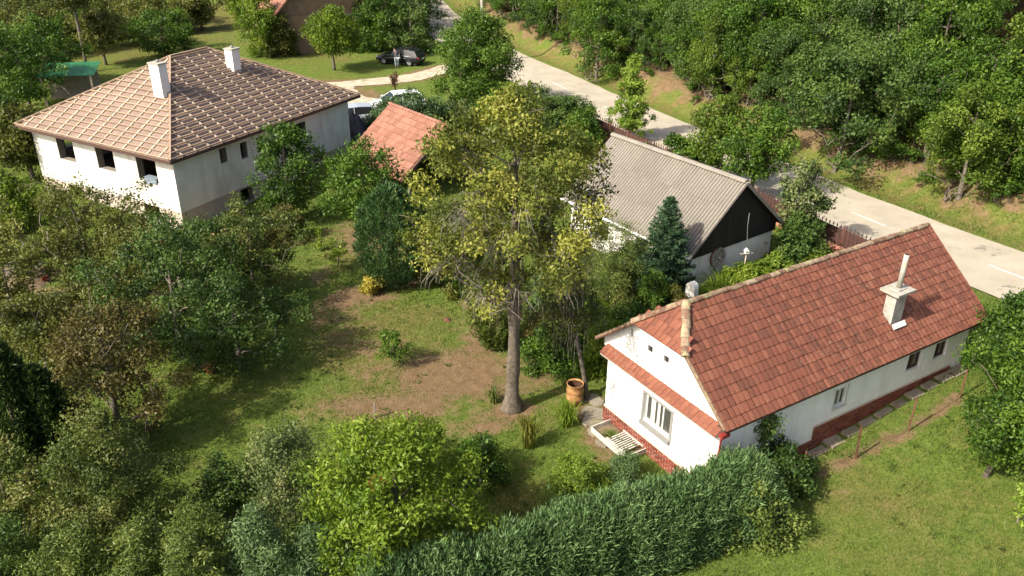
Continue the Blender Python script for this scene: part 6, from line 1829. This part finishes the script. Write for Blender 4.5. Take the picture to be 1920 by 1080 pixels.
# ------------------------------------------------------------------ yard and field edge
def mound(name, label, cat, loc, rx, ry, h, mat, seed, group=None):
    rs = np.random.RandomState(seed); nr, na = 9, 22; vs = []
    for i in range(nr + 1):
        f = i / nr
        for k in range(na):
            a = 6.283 * k / na; w = 1 + .14 * math.sin(2 * a + seed) + .09 * math.sin(5 * a + 2 * seed) + .05 * rs.randn() * (f > .1)
            vs.append((math.cos(a) * rx * f * w, math.sin(a) * ry * f * w, h * (math.cos(f * math.pi) * .5 + .5) * (1 + .10 * rs.randn() * (f > .05)) - .12 * f ** 4))
    q = np.array([[i*na+k, i*na+(k+1) % na, (i+1)*na+(k+1) % na, (i+1)*na+k] for i in range(nr) for k in range(na)])
    o = link(name, np_mesh(name, np.array(vs), q, M[mat], True, [.5] * len(q)), None, (loc[0], loc[1], hz(loc[0], loc[1]) - .02))
    return tag(o, label, cat, group)
mound('sand_heap', 'ochre sand heap in front of the unfinished house', 'sand heap', (-19.52, 41.62, -0.45), 1.7, 1.2, .8, 'sand', 1)
mound('sand_heap', 'low ochre earth heap below the side wall of the unfinished house', 'sand heap', (-15.26, 42.49, -0.60), 1.3, .9, .5, 'sand', 2)
mound('molehill', 'small brown molehill on the lawn left of the thick trunk', 'molehill', (-2.78, 32.05, -0.01), .26, .2, .16, 'rust_dark', 3)
mound('tarpaulin_heap', 'dark heap under a crumpled tarpaulin at the corner of the unfinished house', 'heap', (-10.89, 57.39, -0.02), 1.9, 1.5, 1.8, 'tarp', 4)
mound('bulk_bag', 'white bulk bag standing left of the tiled shed ridge', 'bag', (-10.28, 62.34, -0.00), .55, .5, .95, 'white_stone', 6)
mound('earth_heap', 'brown earth heap beside the brushwood at the left edge', 'heap', (-22.63, 35.07, -0.11), 1.8, .9, .3, 'earth', 5)

def brushwood():
    x, y, z = (-23.03, 36.22, -0.13)
    root = empty('brushwood_pile', (x, y, hz(x, y)), 0, 'dark pile of brushwood and logs at the left edge', 'woodpile')
    rs = random.Random(9)
    for k in range(26):
        mb = MB(); a = rs.gauss(.3, .7); l = rs.uniform(.5, 1.1); px, py, pz = rs.uniform(-.9, .9), rs.uniform(-.5, .5), rs.uniform(.05, .6)
        dx, dy = math.cos(a) * l, math.sin(a) * l
        mb.tube([(px - dx, py - dy, pz - .04), (px, py, pz + rs.uniform(0, .15)), (px + dx, py + dy, pz + rs.uniform(-.1, .25))], [.05 * rs.uniform(.5, 1.5), .04, .02], 6, rs.random()); mb.build('branch', M['bark'], root, True)
    mb = MB(); mb.tube([(.1, -.3, .3), (.6, -.2, .75), (.95, -.1, .9)], [.05, .045, .03], 6); mb.build('pale_branch', M['twig'], root, True)
brushwood()
def planks():
    rs = random.Random(3)
    x, y, z = (-20.61, 33.69, -0.11)
    for k in range(4):
        mb = MB(); mb.box(-1.5, 1.5, -.09, .09, 0, .04, rs.random())
        o = mb.build('old_plank', M['wood_grey'], None, False, (x + k * .22 - .3, y + k * .10, hz(x, y) + .02 + .042 * k), (0, 0, .15 + rs.uniform(-.2, .2)))
        tag(o, ['lowest grey plank of the loose stack by the brushwood', 'second grey plank from the bottom of the loose stack by the brushwood', 'third grey plank from the bottom of the loose stack by the brushwood', 'topmost grey plank of the loose stack by the brushwood'][k], 'plank', 'loose planks by the brushwood')
    x, y, z = (-21.68, 35.43, -0.14); root = empty('red_bucket', (x, y, hz(x, y)), 0, 'small red bucket among the loose planks', 'bucket')
    mb = MB(); mb.lathe([(.01, .01), (.13, 0), (.18, .32), (.19, .33), (.165, .32), (.12, .04), (.01, .04)], 14); mb.build('pail', M['red_metal'], root, True)
    mb = MB(); mb.tube([(-.18, 0, .32), (-.1, .0, .45), (.1, 0, .45), (.18, 0, .32)], .008, 5); mb.build('handle', M['rim'], root)
planks()
make_tuft('wilted_plant', 'small rusty red wilted plant at the edge of the orchard shade', ((-11.47, 27.68, -0.01), 0.48, 0.27), 'lf_red', 310, cat='plant', n=12)
make_bush('red_leaf_shoot', 'red leaved shoot inside the bright walnut crown', ((-3.44, 17.12, -0.00), 3.65, .30), 'lf_red', 311, nc=9, ls=.12, cr=.18, zb=3.05)

def shelter():
    root = empty('garden_shelter', (-34.6, 66.6, hz(-34.6, 66.6)), .25, 'open garden shelter with bright green sheet roof', 'shelter')
    for sx in (-1.75, 1.75):
        for sy in (-1.2, 1.2):
            mb = MB(); mb.box(sx - .07, sx + .07, sy - .07, sy + .07, -.2, 2.25 + (.25 if sy > 0 else 0)); mb.build('post', M['wood_pale'], root)
    fr = Frame((-2.0, -1.4, 2.28), (1, 0, 0), (0, 3.3, .35))
    for k in range(5):
        mb = MB(); mb.prism([fr.p(k * .81, 0, .01 * (k % 2)), fr.p(k * .81 + .84, 0, .01 * (k % 2)), fr.p(k * .81 + .84, 3.3, .01 * (k % 2)), fr.p(k * .81, 3.3, .01 * (k % 2))], (0, 0, .03)); mb.build('roof_sheet', M['green_sheet'], root)
    mb = MB(); mb.box(-1.9, 1.9, 1.0, 1.1, -.2, 1.9); mb.build('back_wall', M['wood_grey'], root)
shelter()

def utility_pole():
    x, y = -3.0, 81.4
    root = empty('utility_pole', (x, y, hz(x, y)), .5, 'grey concrete utility pole rising above the dark bushy tree', 'utility pole')
    mb = MB(); mb.tube([(0, 0, -.5), (0, 0, 5), (0, 0, 9.5)], [.17, .14, .11], 12); mb.build('pole', M['concrete'], root, True)
    mb = MB(); mb.bar((-.8, 0, 9.1), (.8, 0, 9.1), .09, .09); mb.build('crossarm', M['frame_grey'], root)
    for q in (-.7, 0, .7):
        mb = MB(); mb.tube([(q, 0, 9.15), (q, 0, 9.3), (q, 0, 9.34)], [.03, .05, .03], 8); mb.build('insulator', M['white_stone'], root)
utility_pole()
make_tree('red_sapling', 'narrow reddish brown sapling beside the gravel track', ((-9.83, 70.01, -0.00), 1.79, 0.35), 'lf_rust', 320, zb=.5, nc=20, lpc=40, ls=.11, cr=.2, tr=.10, shape='vase', lob=.2, top=.95)
